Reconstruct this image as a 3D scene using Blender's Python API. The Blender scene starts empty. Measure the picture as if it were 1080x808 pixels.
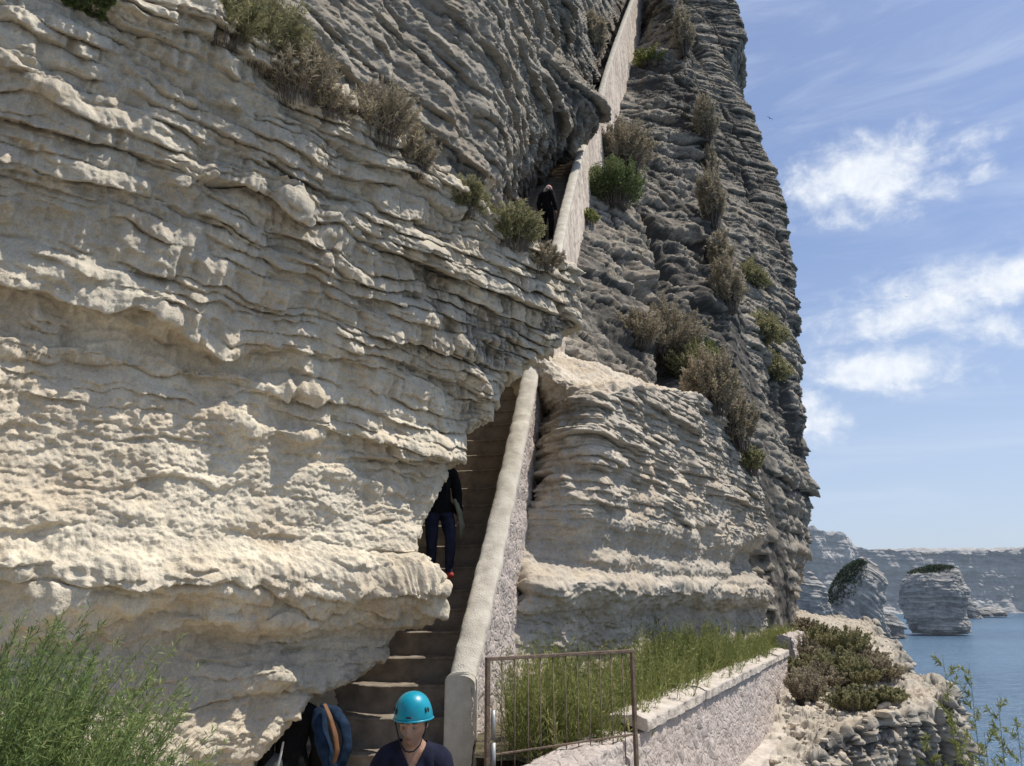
import bpy, bmesh, math, random
import numpy as np
from mathutils import Vector, Matrix

QUAL = 0.92
random.seed(5)
C = bpy.context.scene.collection
F_PX, CX, CY = 810.0, 540.0, 404.0
PITCH = math.atan(226.0 / 810.0)
SP, CP = math.sin(PITCH), math.cos(PITCH)
SEA = -13.4                       # eye level is z = 0

def rt(u, v):
    """sideways and upward slope of the sight line through a photo position"""
    du, dv = (u - CX) / F_PX, (CY - v) / F_PX
    y, z = CP - SP * dv, SP + CP * dv
    return du / y, z / y

def at(u, v, Y):
    a, b = rt(u, v)
    return Vector((a * Y, Y, b * Y))

# ------------------------------------------------------------------ noise
_r = np.random.RandomState(11)
PERM = np.concatenate([_r.permutation(256)] * 3).astype(np.int32)
GRAD = _r.normal(size=(256, 3)).astype(np.float32)
GRAD /= np.linalg.norm(GRAD, axis=1)[:, None]

def pn(x, y, z):
    x, y, z = np.broadcast_arrays(np.asarray(x, np.float32), np.asarray(y, np.float32), np.asarray(z, np.float32))
    shp = x.shape
    x, y, z = x.ravel(), y.ravel(), z.ravel()
    fx, fy, fz = np.floor(x), np.floor(y), np.floor(z)
    xi, yi, zi = fx.astype(np.int32) & 255, fy.astype(np.int32) & 255, fz.astype(np.int32) & 255
    x, y, z = x - fx, y - fy, z - fz
    u, v, w = (t * t * t * (t * (t * 6 - 15) + 10) for t in (x, y, z))
    A, B = PERM[xi], PERM[xi + 1]
    AA, AB, BA, BB = PERM[A + yi], PERM[A + yi + 1], PERM[B + yi], PERM[B + yi + 1]
    def g(h, a, b, c):
        G = GRAD[PERM[h]]
        return G[:, 0] * a + G[:, 1] * b + G[:, 2] * c
    x1, y1, z1 = x - 1, y - 1, z - 1
    n0 = g(AA + zi, x, y, z); n1 = g(BA + zi, x1, y, z)
    a = n0 + u * (n1 - n0)
    n0 = g(AB + zi, x, y1, z); n1 = g(BB + zi, x1, y1, z)
    b = n0 + u * (n1 - n0)
    lo = a + v * (b - a)
    n0 = g(AA + zi + 1, x, y, z1); n1 = g(BA + zi + 1, x1, y, z1)
    a = n0 + u * (n1 - n0)
    n0 = g(AB + zi + 1, x, y1, z1); n1 = g(BB + zi + 1, x1, y1, z1)
    b = n0 + u * (n1 - n0)
    hi = a + v * (b - a)
    return (lo + w * (hi - lo)).reshape(shp) * 1.4

def fbm(x, y, z, f, octv, seed=0.0, gain=0.5):
    t, a = 0, 1.0
    for k in range(octv):
        t = t + a * pn(x * f + seed + 3.1 * k, y * f - seed + 7.7 * k, z * f + seed * .7)
        f *= 2.03; a *= gain
    return t

def hsh(i, seed):
    h = np.sin(i * 12.9898 + seed * 78.233) * 43758.5453
    return (h - np.floor(h)).astype(np.float32)

def sst(a, b, x):
    t = np.clip((x - a) / (b - a), 0, 1)
    return t * t * (3 - 2 * t)

# ------------------------------------------------------------------ mesh helpers
def mesh_from(name, V, Fq, mat, parent=None, smooth=True, attrs=None, uv=None):
    """V (n,3), Fq (m,k) with one k"""
    V = np.ascontiguousarray(V, np.float32); Fq = np.ascontiguousarray(Fq, np.int32)
    me = bpy.data.meshes.new(name)
    n, (m, k) = len(V), Fq.shape
    me.vertices.add(n); me.vertices.foreach_set('co', V.ravel())
    me.loops.add(m * k); me.loops.foreach_set('vertex_index', Fq.ravel())
    me.polygons.add(m)
    me.polygons.foreach_set('loop_start', np.arange(0, m * k, k, dtype=np.int32))
    me.polygons.foreach_set('loop_total', np.full(m, k, np.int32))
    me.update(calc_edges=True)
    me.polygons.foreach_set('use_smooth', np.full(m, smooth, bool))
    for an, (dom, arr) in (attrs or {}).items():
        a = me.attributes.new(an, 'FLOAT', dom)
        a.data.foreach_set('value', np.ascontiguousarray(arr, np.float32).ravel())
    me.validate()
    if mat: me.materials.append(mat)
    o = bpy.data.objects.new(name, me); C.objects.link(o)
    if parent: o.parent = parent
    return o

def grid_faces(r, c, wrap=False):
    i = np.arange(r - 1)[:, None]; j = np.arange(c if wrap else c - 1)[None, :]
    a = i * c + j; b = i * c + (j + 1) % c
    return np.stack([a, b, b + c, a + c], -1).reshape(-1, 4)

def grid_normals(P):
    du = np.gradient(P, axis=1); dv = np.gradient(P, axis=0)
    N = np.cross(du, dv)
    return N / np.maximum(np.linalg.norm(N, axis=2, keepdims=True), 1e-6)

def blur(A, n):
    for _ in range(n):
        for ax in (0, 1):
            B = A.copy()
            if ax == 0:
                B[1:-1] = (A[:-2] + 2 * A[1:-1] + A[2:]) / 4
            else:
                B[:, 1:-1] = (A[:, :-2] + 2 * A[:, 1:-1] + A[:, 2:]) / 4
            A = B
    return A

def tag(o, label=None, cat=None, group=None, kind=None):
    if label: o['label'] = label
    if cat: o['category'] = cat
    if group: o['group'] = group
    if kind: o['kind'] = kind
    return o

def empty(name, loc=(0, 0, 0), label=None, cat=None, group=None):
    o = bpy.data.objects.new(name, None); C.objects.link(o)
    o.location = loc; o.empty_display_size = .2
    return tag(o, label, cat, group)

def tube(pts, rad, n=8, cap=True):
    """closed tube along points; returns V, F(quads) arrays"""
    pts = np.asarray(pts, float); m = len(pts)
    rad = np.full(m, rad) if np.isscalar(rad) else np.asarray(rad, float)
    T = np.gradient(pts, axis=0); T /= np.maximum(np.linalg.norm(T, axis=1, keepdims=True), 1e-9)
    up = np.array([0, 0, 1.0]) if abs(T[0, 2]) < .9 else np.array([1.0, 0, 0])
    S = np.cross(T, up); S /= np.maximum(np.linalg.norm(S, axis=1, keepdims=True), 1e-9)
    U = np.cross(S, T)
    a = np.arange(n) * 2 * math.pi / n
    V = pts[:, None, :] + rad[:, None, None] * (np.cos(a)[None, :, None] * S[:, None, :] + np.sin(a)[None, :, None] * U[:, None, :])
    F = grid_faces(m, n, True)
    V = V.reshape(-1, 3)
    if cap:
        V = np.vstack([V, pts[0], pts[-1]])
        k = len(V) - 2
        j = np.arange(n)
        F = np.vstack([F, np.stack([j, np.full(n, k), np.full(n, k), (j + 1) % n], 1)[:, [0, 3, 1, 1]],
                       np.stack([(m - 1) * n + j, (m - 1) * n + (j + 1) % n, np.full(n, k + 1), np.full(n, k + 1)], 1)])
        F = F[:]
    return V, F

class MB:
    """collects tubes and boxes for one mesh"""
    def __init__(s): s.bm = bmesh.new()
    def tube(s, pts, rad, n=8):
        pts = [Vector(p) for p in pts]; m = len(pts)
        if np.isscalar(rad): rad = [rad] * m
        rings = []
        for i, p in enumerate(pts):
            t = (pts[min(i + 1, m - 1)] - pts[max(i - 1, 0)]).normalized()
            up = Vector((0, 0, 1)) if abs(t.z) < .9 else Vector((1, 0, 0))
            sx = t.cross(up).normalized(); ux = sx.cross(t)
            rings.append([s.bm.verts.new(p + rad[i] * (math.cos(a) * sx + math.sin(a) * ux)) for a in [k * 2 * math.pi / n for k in range(n)]])
        for A, B in zip(rings, rings[1:]):
            for k in range(n):
                s.bm.faces.new((A[k], A[(k + 1) % n], B[(k + 1) % n], B[k]))
        s.bm.faces.new(rings[0][::-1]); s.bm.faces.new(rings[-1])
        return s
    def box(s, c, size, rot=None, bev=0.0):
        M = Matrix.Translation(Vector(c)) @ (rot.to_4x4() if rot else Matrix()) @ Matrix.Diagonal((*size, 1))
        g = bmesh.ops.create_cube(s.bm, size=1.0, matrix=M)
        if bev:
            es = list({e for v in g['verts'] for e in v.link_edges})
            bmesh.ops.bevel(s.bm, geom=es, offset=bev, segments=2, affect='EDGES', profile=.5)
        return s
    def build(s, name, mat, parent=None, smooth=True):
        bmesh.ops.recalc_face_normals(s.bm, faces=s.bm.faces)
        me = bpy.data.meshes.new(name); s.bm.to_mesh(me); s.bm.free()
        if mat: me.materials.append(mat)
        for p in me.polygons: p.use_smooth = smooth
        o = bpy.data.objects.new(name, me); C.objects.link(o)
        if parent: o.parent = parent
        return o

# ------------------------------------------------------------------ materials
class NT:
    def __init__(s, tree): s.t = tree; s.n = tree.nodes; s.l = tree.links
    def add(s, typ, **kw):
        nd = s.n.new(typ)
        for k, v in kw.items():
            if k == 'ins':
                for kk, vv in v.items():
                    if isinstance(vv, bpy.types.NodeSocket): s.l.new(vv, nd.inputs[kk])
                    else: nd.inputs[kk].default_value = vv
            else: setattr(nd, k, v)
        return nd
    def math(s, op, a, b=None, c=None, clamp=False):
        nd = s.n.new('ShaderNodeMath'); nd.operation = op; nd.use_clamp = clamp
        for i, v in enumerate((a, b, c)):
            if v is None: continue
            if isinstance(v, bpy.types.NodeSocket): s.l.new(v, nd.inputs[i])
            else: nd.inputs[i].default_value = v
        return nd.outputs[0]
    def ss(s, v, a, b):
        nd = s.n.new('ShaderNodeMapRange'); nd.interpolation_type = 'SMOOTHSTEP'
        s.l.new(v, nd.inputs[0]); nd.inputs[1].default_value = a; nd.inputs[2].default_value = b
        return nd.outputs[0]
    def noise(s, vec, scale, detail=4, rough=.55, dist=0):
        nd = s.add('ShaderNodeTexNoise')
        nd.inputs['Scale'].default_value = scale; nd.inputs['Detail'].default_value = detail
        nd.inputs['Roughness'].default_value = rough; nd.inputs['Distortion'].default_value = dist
        if vec is not None: s.l.new(vec, nd.inputs['Vector'])
        return nd.outputs['Fac']
    def mix(s, f, a, b, blend='MIX'):
        nd = s.n.new('ShaderNodeMix'); nd.data_type = 'RGBA'; nd.blend_type = blend
        for i, v in ((0, f), (6, a), (7, b)):
            if isinstance(v, bpy.types.NodeSocket): s.l.new(v, nd.inputs[i])
            elif i == 0: nd.inputs[0].default_value = v
            else: nd.inputs[i].default_value = (*v, 1)
        return nd.outputs[2]
    def mapping(s, vec, sc=(1, 1, 1), rot=(0, 0, 0)):
        nd = s.add('ShaderNodeMapping'); s.l.new(vec, nd.inputs[0])
        nd.inputs['Scale'].default_value = sc; nd.inputs['Rotation'].default_value = rot
        return nd.outputs[0]

def new_mat(name):
    m = bpy.data.materials.new(name); m.use_nodes = True
    nt = NT(m.node_tree)
    b = m.node_tree.nodes['Principled BSDF']
    return m, nt, b

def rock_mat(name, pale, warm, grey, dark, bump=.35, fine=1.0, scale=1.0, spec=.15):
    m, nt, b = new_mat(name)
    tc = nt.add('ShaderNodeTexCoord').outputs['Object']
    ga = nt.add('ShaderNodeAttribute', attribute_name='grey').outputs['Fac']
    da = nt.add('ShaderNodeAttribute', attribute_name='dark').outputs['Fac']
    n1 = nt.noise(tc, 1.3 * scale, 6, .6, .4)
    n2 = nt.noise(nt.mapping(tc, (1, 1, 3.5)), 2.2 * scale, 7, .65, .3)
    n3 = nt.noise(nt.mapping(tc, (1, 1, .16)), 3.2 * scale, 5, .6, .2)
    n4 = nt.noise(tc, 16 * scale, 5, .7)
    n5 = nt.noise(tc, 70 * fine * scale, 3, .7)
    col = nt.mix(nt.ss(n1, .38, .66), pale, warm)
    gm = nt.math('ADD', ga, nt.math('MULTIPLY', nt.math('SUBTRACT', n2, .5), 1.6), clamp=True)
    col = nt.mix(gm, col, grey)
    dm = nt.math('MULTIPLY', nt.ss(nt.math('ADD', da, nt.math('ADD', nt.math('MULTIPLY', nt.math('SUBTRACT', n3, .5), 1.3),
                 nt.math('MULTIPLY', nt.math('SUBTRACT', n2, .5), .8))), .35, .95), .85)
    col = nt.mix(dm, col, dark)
    v = nt.math('ADD', .62, nt.math('MULTIPLY', n4, .5))
    v = nt.math('ADD', v, nt.math('MULTIPLY', nt.math('SUBTRACT', n5, .5), .7))
    v = nt.math('ADD', v, nt.math('MULTIPLY', nt.math('SUBTRACT', n3, .5), .45))
    vm = nt.add('ShaderNodeCombineColor', ins={0: v, 1: v, 2: v})
    col = nt.mix(1.0, col, vm.outputs[0], 'MULTIPLY')
    nt.l.new(col, b.inputs['Base Color'])
    b.inputs['Roughness'].default_value = .95
    b.inputs['Specular IOR Level'].default_value = spec
    vo = nt.add('ShaderNodeTexVoronoi', feature='F1'); nt.l.new(tc, vo.inputs['Vector'])
    vo.inputs['Scale'].default_value = 26 * fine * scale
    h = nt.math('ADD', nt.math('MULTIPLY', n4, .045 / scale), nt.math('MULTIPLY', n5, .016 / scale))
    h = nt.math('ADD', h, nt.math('MULTIPLY', vo.outputs['Distance'], .012 / scale))
    bp = nt.add('ShaderNodeBump', ins={'Strength': bump, 'Distance': 1.0, 'Height': h})
    nt.l.new(bp.outputs[0], b.inputs['Normal'])
    return m

def plain_mat(name, col, rough=.6, metal=0.0, var=.25, scale=8, bump=0.0, col2=None, spec=.4, bscale=60, stretch=None):
    m, nt, b = new_mat(name)
    tc = nt.add('ShaderNodeTexCoord').outputs['Object']
    n = nt.noise(nt.mapping(tc, stretch) if stretch else tc, scale, 5, .6)
    c2 = col2 or tuple(c * (1 - var) for c in col)
    nt.l.new(nt.mix(nt.ss(n, .3, .7), col, c2), b.inputs['Base Color'])
    b.inputs['Roughness'].default_value = rough; b.inputs['Metallic'].default_value = metal
    if name == 'skin':                          # stubble on the lower face
        sp_ = nt.add('ShaderNodeSeparateXYZ'); nt.l.new(tc, sp_.inputs[0])
        mk = nt.math('MULTIPLY', nt.ss(sp_.outputs[2], 1.485, 1.52), nt.math('SUBTRACT', 1.0, nt.ss(sp_.outputs[2], 1.575, 1.60)))
        mk = nt.math('MULTIPLY', mk, nt.ss(nt.math('MULTIPLY', sp_.outputs[1], -1.0), .035, .075))
        mk = nt.math('MULTIPLY', mk, nt.math('ADD', .30, nt.math('MULTIPLY', nt.noise(tc, 260, 2), .6)))
        nt.l.new(nt.mix(mk, nt.mix(nt.ss(n, .3, .7), col, c2), (.17, .13, .11)), b.inputs['Base Color'])
    b.inputs['Specular IOR Level'].default_value = spec
    if bump:
        n2 = nt.noise(tc, bscale, 4, .6)
        bp = nt.add('ShaderNodeBump', ins={'Strength': bump, 'Distance': .02, 'Height': n2})
        nt.l.new(bp.outputs[0], b.inputs['Normal'])
    return m

def leaf_mat(name, cols, trans=.25):
    m, nt, b = new_mat(name)
    va = nt.add('ShaderNodeAttribute', attribute_name='var').outputs['Fac']
    rp = nt.add('ShaderNodeValToRGB'); nt.l.new(va, rp.inputs[0])
    el = rp.color_ramp.elements
    while len(el) < len(cols): el.new(.5)
    for i, c in enumerate(cols):
        el[i].position = i / (len(cols) - 1); el[i].color = (*c, 1)
    nt.l.new(rp.outputs[0], b.inputs['Base Color'])
    b.inputs['Roughness'].default_value = .7; b.inputs['Specular IOR Level'].default_value = .2
    tr = nt.add('ShaderNodeBsdfTranslucent'); nt.l.new(rp.outputs[0], tr.inputs[0])
    mx = nt.add('ShaderNodeMixShader', ins={0: trans}); nt.l.new(b.outputs[0], mx.inputs[1]); nt.l.new(tr.outputs[0], mx.inputs[2])
    nt.l.new(mx.outputs[0], m.node_tree.nodes['Material Output'].inputs[0])
    return m

M = {}
M['rock'] = rock_mat('cream_limestone', (.78, .69, .53), (.65, .54, .39), (.45, .405, .325), (.11, .10, .085), bump=.5)
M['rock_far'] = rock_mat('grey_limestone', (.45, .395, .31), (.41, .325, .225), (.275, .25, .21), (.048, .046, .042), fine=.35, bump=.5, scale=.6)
M['rock_right'] = rock_mat('tan_limestone', (.64, .56, .445), (.54, .44, .32), (.36, .325, .27), (.085, .077, .065), fine=.6, scale=.8)
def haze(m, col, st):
    b = m.node_tree.nodes['Principled BSDF']; b.inputs['Emission Color'].default_value = (*col, 1); b.inputs['Emission Strength'].default_value = st  # distance haze painted in as a weak glow of the rock itself
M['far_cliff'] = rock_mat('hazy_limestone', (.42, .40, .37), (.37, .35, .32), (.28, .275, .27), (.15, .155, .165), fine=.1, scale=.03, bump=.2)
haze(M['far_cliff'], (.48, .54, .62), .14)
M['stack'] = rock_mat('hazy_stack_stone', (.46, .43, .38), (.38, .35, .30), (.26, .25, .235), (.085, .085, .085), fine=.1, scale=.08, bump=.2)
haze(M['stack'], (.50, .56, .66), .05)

# ------------------------------------------------------------------ rock surfaces
def beds(x, y, zz, T, seed, fs, pw=(.11, .62), cont=0.0):
    """bedding: 0..1 protrusion of rounded, undercut beds of thickness about T that pinch out sideways"""
    L = zz / T
    L = L + .55 * pn(L * .43 + seed, seed, .3) + .3 * pn(L * 1.1, seed * 2, .7)
    L = L + .34 * pn(x * fs * .8, y * fs * .8, seed + zz * .5 / T) + .12 * pn(x * fs * 3, y * fs * 3, seed + zz / T)
    i = np.floor(L); f = L - i
    h = hsh(i, seed)
    q = pn(x * fs + h * 40, y * fs - h * 23, i * 3.71 + .5) + .62 * pn(x * fs * 2.6 + h * 11, y * fs * 2.6, i * 5.3 + .5) + .34 * pn(x * fs * 6.5, y * fs * 6.5 + h * 31, i * 2.9 + .5) + .22 * pn(x * fs * 15, y * fs * 15 + h * 17, i * 7.3 + .5)
    pro = np.clip(.40 + 1.15 * q + .50 * (h - .5), 0, 1)
    pro = pro * (1 - cont) + cont * np.clip(.15 + .75 * h + .45 * q, 0, 1)
    prof = sst(0, pw[0], f) * np.power(np.clip(1 - f, 0, 1), pw[1] * .5 + .0001) * 1.15
    return pro * np.clip(prof, 0, 1), i, f, h

def crack(x, y, i, f, w, seed):
    s = x * .77 + y * .64
    h = hsh(i, seed + 3.3)
    c = s / w + h * 17 + .7 * pn(s / w * .8, i * 4.1 + .5, seed)
    g = c - np.floor(c)
    d = np.minimum(g, 1 - g)
    return 1 - sst(0, .13, d)

def rock_disp(P, thin=.1, thick=.16, Tn=.15, Tk=.5, lump=.12, fine=.012, crk=.05, seed=1.0, tilt=0.0, k=1.0, wpk=1.0, fs=1.1, leaf=.30, Tl=.07, rough=1.0, cont=0.0):
    x, y, z = P[..., 0] / k, P[..., 1] / k, P[..., 2] / k
    w = .15 * pn(x * .45 + seed, y * .45, z * .6) + .085 * pn(x * 1.4, y * 1.4 + seed, z * 1.9) + .042 * pn(x * 3.7, y * 3.7 + seed, z * 4.6) + .018 * pn(x * 9, y * 9, z * 11 + seed)
    zz = z + w * wpk + tilt * (x * .7 + y * .7)
    wx = .12 * pn(x * 2.1, y * 2.1, z * 2.1 + 9); xw = x + wx
    b2, i2, f2, h2 = beds(xw, y, zz, Tk, seed + 1.7, .75 * fs, cont=cont)
    b1, i1, f1, h1 = beds(xw, y, zz, Tn, seed + 4.1, 1.7 * fs, cont=cont)
    b3, i3, f3, h3 = beds(xw, y, zz, Tl, seed + 7.3, 3.2 * fs, cont=cont)
    D = thick * (b2 - .35) + thin * (b1 - .35) + leaf * thin * (b3 - .4) * sst(-.35, .25, pn(x * .8, y * .8, z * 1.2 + seed))
    m1 = sst(-.05, .35, pn(x * .9, y * .9 + seed * 3, z * .9))
    D = D - crk * crack(x, y, i1, f1, .26 + .12 * h1, seed) * np.clip(b1 * 4, 0, 1) * m1
    D = D - crk * 1.2 * crack(x, y, i2, f2, .9, seed + 9) * .6 * sst(-.1, .3, pn(x * .5, y * .5, z * .7 + seed))
    D = D + lump * (pn(x * .7 + seed, y * .7, z * .8) + .55 * pn(x * 1.7, y * 1.7, z * 2.2 + seed) + .20 * pn(x * 4.1, y * 4.1, z * 5.2 + seed))
    r1 = pn(x * 3.1, y * 3.1 + seed, z * 4.4); r2 = pn(x * 7.3, y * 7.3, z * 10 + seed)
    D = D + rough * (.030 * (1 - 2.2 * np.abs(r1)) + .017 * (1 - 2.2 * np.abs(r2)))
    D = D + fine * (pn(x * 14, y * 14, z * 19 + seed) * 1.6 + pn(x * 29, y * 29, z * 35) * .9 + pn(x * 60, y * 60, z * 66) * .4)
    return D * k, b1, b2

def rock_grid(name, P, mat, D, droop=.35, flip=False, attrs=None, cavk=0.0, nb=6):
    N = grid_normals(blur(P, nb))
    if flip: N = -N
    Q = P + N * D[..., None]
    dr = np.clip(D, -.05, 9)
    Q[..., 2] -= droop * dr * np.clip(1 - np.abs(N[..., 2]), 0, 1)
    r, c = P.shape[:2]
    F = grid_faces(r, c)
    if flip: F = F[:, ::-1]
    if attrs and cavk:                          # recess shade painted into the rock colour, raised parts paler
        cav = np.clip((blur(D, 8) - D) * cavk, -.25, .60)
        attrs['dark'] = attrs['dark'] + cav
    o = mesh_from(name, Q.reshape(-1, 3), F, mat, attrs={k: ('POINT', np.broadcast_to(v, (r, c))) for k, v in (attrs or {}).items()})
    return o

def interp(x, xs, ys):
    o = np.argsort(xs)
    return np.interp(x, np.asarray(xs, float)[o], np.asarray(ys, float)[o])

def smooth1(a, n):
    for _ in range(n):
        b = a.copy(); b[1:-1] = (a[:-2] + 2 * a[1:-1] + a[2:]) / 4; a = b
    return a

# --- stair line: inner top edge of the parapet
PY0, PZ0 = 7.7, -.69
def zpar(y):
    y = np.asarray(y, float)
    return np.where(y < 28, PZ0 + (y - PY0), PZ0 + 28 - PY0 + 1.3 * (y - 28))
_ys, _xs = [], []
for (u, v) in [(473, 708), (486, 663), (497, 602), (508, 563), (521, 510), (533, 462), (541, 430), (560, 386), (578, 255), (590, 215), (603, 175), (612, 157), (622, 122), (632, 90), (645, 50), (664, 0)]:
    a, b = rt(u, v)
    lo, hi = 5.0, 140.0
    yy = np.linspace(5, 90, 8501); dd = zpar(yy) - b * yy
    k = np.argmax(dd > 0) if np.any(dd > 0) else len(yy) - 1
    _ys.append(yy[k]); _xs.append(a * yy[k])
_pc = np.polyfit(_ys, _xs, 4, w=1 / np.asarray(_ys))
_yt = np.linspace(5, max(_ys), 400); _xt = np.polyval(_pc, _yt)
_yt = np.append(_yt, 120); _xt = np.append(_xt, _xt[-1] + (_xt[-1] - _xt[-40]) / (_yt[-2] - _yt[-41]) * (120 - _yt[-2]))
def xpar(y): return np.interp(y, _yt, _xt)
def ypar(z):
    z = np.asarray(z, float); y = z - PZ0 + PY0
    return np.where(y < 28, y, 28 + (z - (PZ0 + 28 - PY0)) / 1.3)
print('parapet pts', [(round(a, 2), round(b, 2)) for a, b in zip(_xs, _ys)])

# ================================================================== near cliff
NK = 9.0                                      # face plane: x - y = -NK
def near_hit(u, v):
    a, b = rt(u, v)
    y = NK / (1 - a)
    return (a * y + y) * .7071, b * y         # s (along the face), z
SIL = [(284, 830), (282, 806), (312, 776), (342, 748), (370, 730), (406, 713), (428, 694), (434, 662), (458, 642), (464, 622), (452, 600), (444, 582), (457, 556),
       (474, 532), (487, 515), (496, 498), (500, 482), (507, 464), (520, 452), (533, 440), (540, 425), (546, 402), (562, 384), (588, 372), (602, 352), (611, 330), (609, 305), (598, 284)]
TOP = [(-400, -100), (-80, -60), (0, -38), (120, -8), (205, 18), (258, 52), (330, 108), (380, 138), (430, 172), (480, 212), (520, 240), (560, 268), (598, 288), (660, 300)]
sil = [near_hit(*p) for p in SIL]; top = [near_hit(*p) for p in TOP]
def near_cliff():
    nf, ncn, nz, nbk = int(860 * QUAL), int(150 * QUAL), int(900 * QUAL), int(150 * QUAL)
    zs = np.array([p[1] for p in sil]); ss = np.array([p[0] for p in sil])
    zb = -3.0
    s0 = near_hit(-90, 400)[0]
    tS = np.linspace(0, 1, nz)[:, None]
    cf = np.concatenate([np.linspace(-.9, 0, 100, endpoint=False), np.linspace(0, 1, nf - 100)])
    # first guess of s for each column to get its top
    sc = np.concatenate([s0 + (sil[-1][0] - s0) * cf, np.full(ncn, sil[-1][0])])
    zt = smooth1(interp(sc, [p[0] for p in top], [p[1] for p in top]), 20)
    Z = zb + (zt[None, :] - zb) * tS                       # face rows
    se = interp(Z, zs, ss)
    se = np.where(Z < zs.min(), ss[np.argmin(zs)], se)
    S = s0 + (se - s0) * np.concatenate([cf, np.ones(ncn)])[None, :]
    d = np.array([.7071, .7071, 0]); O = np.array([-NK / 2, NK / 2, 0])
    r = .30
    bd = np.array([-.80, .60, 0])
    P = O + d * S[..., None]; P[..., 2] = Z
    # round the free edge: columns of the corner go back
    q = np.concatenate([np.zeros(nf), np.linspace(0, 1, ncn) ** 1.4])[None, :]
    P = P + bd * (q * 2.6)[..., None]
    edge = np.clip((se - S) / r, 0, 1)                      # 0 at the edge
    rin = r * (1 - np.sqrt(np.clip(1 - (1 - edge) ** 2, 0, 1)))
    nrm = np.array([.7071, -.7071, 0])
    # profile of the face
    off = interp(Z, [-3, -2.2, -1.5, -1.15, -.8, -.35, -.12, .05, .22, .4, .9, 1.5, 2.0, 2.6, 3.4, 4.4, 5.2],
                 [-.35, -.25, -.02, .05, -.06, -.14, -.02, .20, .20, .06, -.12, -.18, -.16, -.03, .13, .26, .30])
    off = off + .10 * pn(S * .5, Z * .2, 3.3) * (Z < 1)
    for (u, v, amp, su, sv) in [(248, 658, .17, 52, 8), (285, 716, .24, 34, 16), (110, 640, .12, 60, 8), (400, 655, .10, 50, 10), (170, 330, .12, 45, 9), (70, 365, .10, 50, 8), (220, 392, .12, 60, 9), (330, 410, .10, 55, 10),
                                (250, 440, .10, 30, 8), (310, 455, .13, 40, 9), (370, 505, .10, 45, 8), (200, 200, .14, 30, 12), (270, 205, .15, 25, 12), (350, 250, .17, 28, 12), (20, 95, .16, 30, 16), (300, 560, -.10, 90, 22)]:
        cs, cz = near_hit(u, v); m_ = 8.4 / 810
        P = P + nrm * (.85 * amp * (1 + .8 * pn(S * 3.1, Z * 5, 2.5)) * np.exp(-((S - cs - .40 * pn(S * 2, Z * 3, .5)) / (su * m_ * .9)) ** 2 - ((Z - cz + .10 * pn(S * 2.5, Z, 7.5)) / (sv * m_)) ** 2))[..., None]
    P = P + nrm * (off * np.clip(1 - q * 3, 0, 1) - rin)[..., None]
    # terrace on top
    bk = (np.linspace(0, 1, nbk + 1)[1:] ** 1.3)[:, None]
    B = np.repeat(P[-1:], nbk, 0)
    B = B + np.array([-.62, .78, 0]) * (bk * 3.2)[..., None]
    B[..., 2] += .25 * bk - .25 * np.clip(1 - bk * 14, 0, 1) * 0
    P = np.concatenate([P, B], 0)
    P = blur(P, 10)
    z = P[..., 2]; s = (P[..., 0] + P[..., 1]) * .7071
    right = sst(3.2, 6.6, s)
    up = np.clip(sst(1.6, 3.2, z) + .45 * right * sst(.6, 1.6, z), 0, 1)
    blob = sst(-.1, .35, pn(P[..., 0] * .8 + 5, P[..., 1] * .8, z * 1.0))
    thin = .060 + .055 * up + .045 * right + .03 * blob
    thick = .12 + .04 * up + .09 * blob
    smoothz = sst(.22, .42, z) * (1 - sst(1.15, 1.7, z + .45 * pn(s * .6, z, 4) + .5 * right)) + (1 - sst(-.3, -.1, z))
    thin = thin * (1 - .6 * np.clip(smoothz, 0, 1)); thick = thick * (1 - .6 * np.clip(smoothz, 0, 1))
    D, b1, b2 = rock_disp(P, thin, thick, Tn=.17, Tk=.44, lump=.10 + .04 * blob, fine=.010 + .004 * smoothz, crk=.008 + .05 * sst(3.9, 4.5, z) + .03 * right * up, seed=1.3, tilt=.0, wpk=1.0, rough=1.1 * (1 - .55 * np.clip(smoothz, 0, 1)), fs=.95, leaf=.42)
    ed = np.concatenate([sst(.90, .97, np.maximum(cf, 0)), np.ones(ncn)])[None, :] * sst(.3, .8, z) * (1 - sst(2.4, 3.2, z))
    D = D * (1 - .45 * ed)
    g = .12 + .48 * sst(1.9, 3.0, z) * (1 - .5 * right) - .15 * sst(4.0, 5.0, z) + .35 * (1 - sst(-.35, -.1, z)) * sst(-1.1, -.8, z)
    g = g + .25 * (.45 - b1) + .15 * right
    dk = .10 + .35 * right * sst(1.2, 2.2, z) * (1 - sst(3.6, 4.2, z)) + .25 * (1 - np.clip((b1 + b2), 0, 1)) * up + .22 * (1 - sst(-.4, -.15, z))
    return rock_grid('cliff', P, M['rock'], D, .55, cavk=9, attrs={'grey': g, 'dark': dk})

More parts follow.
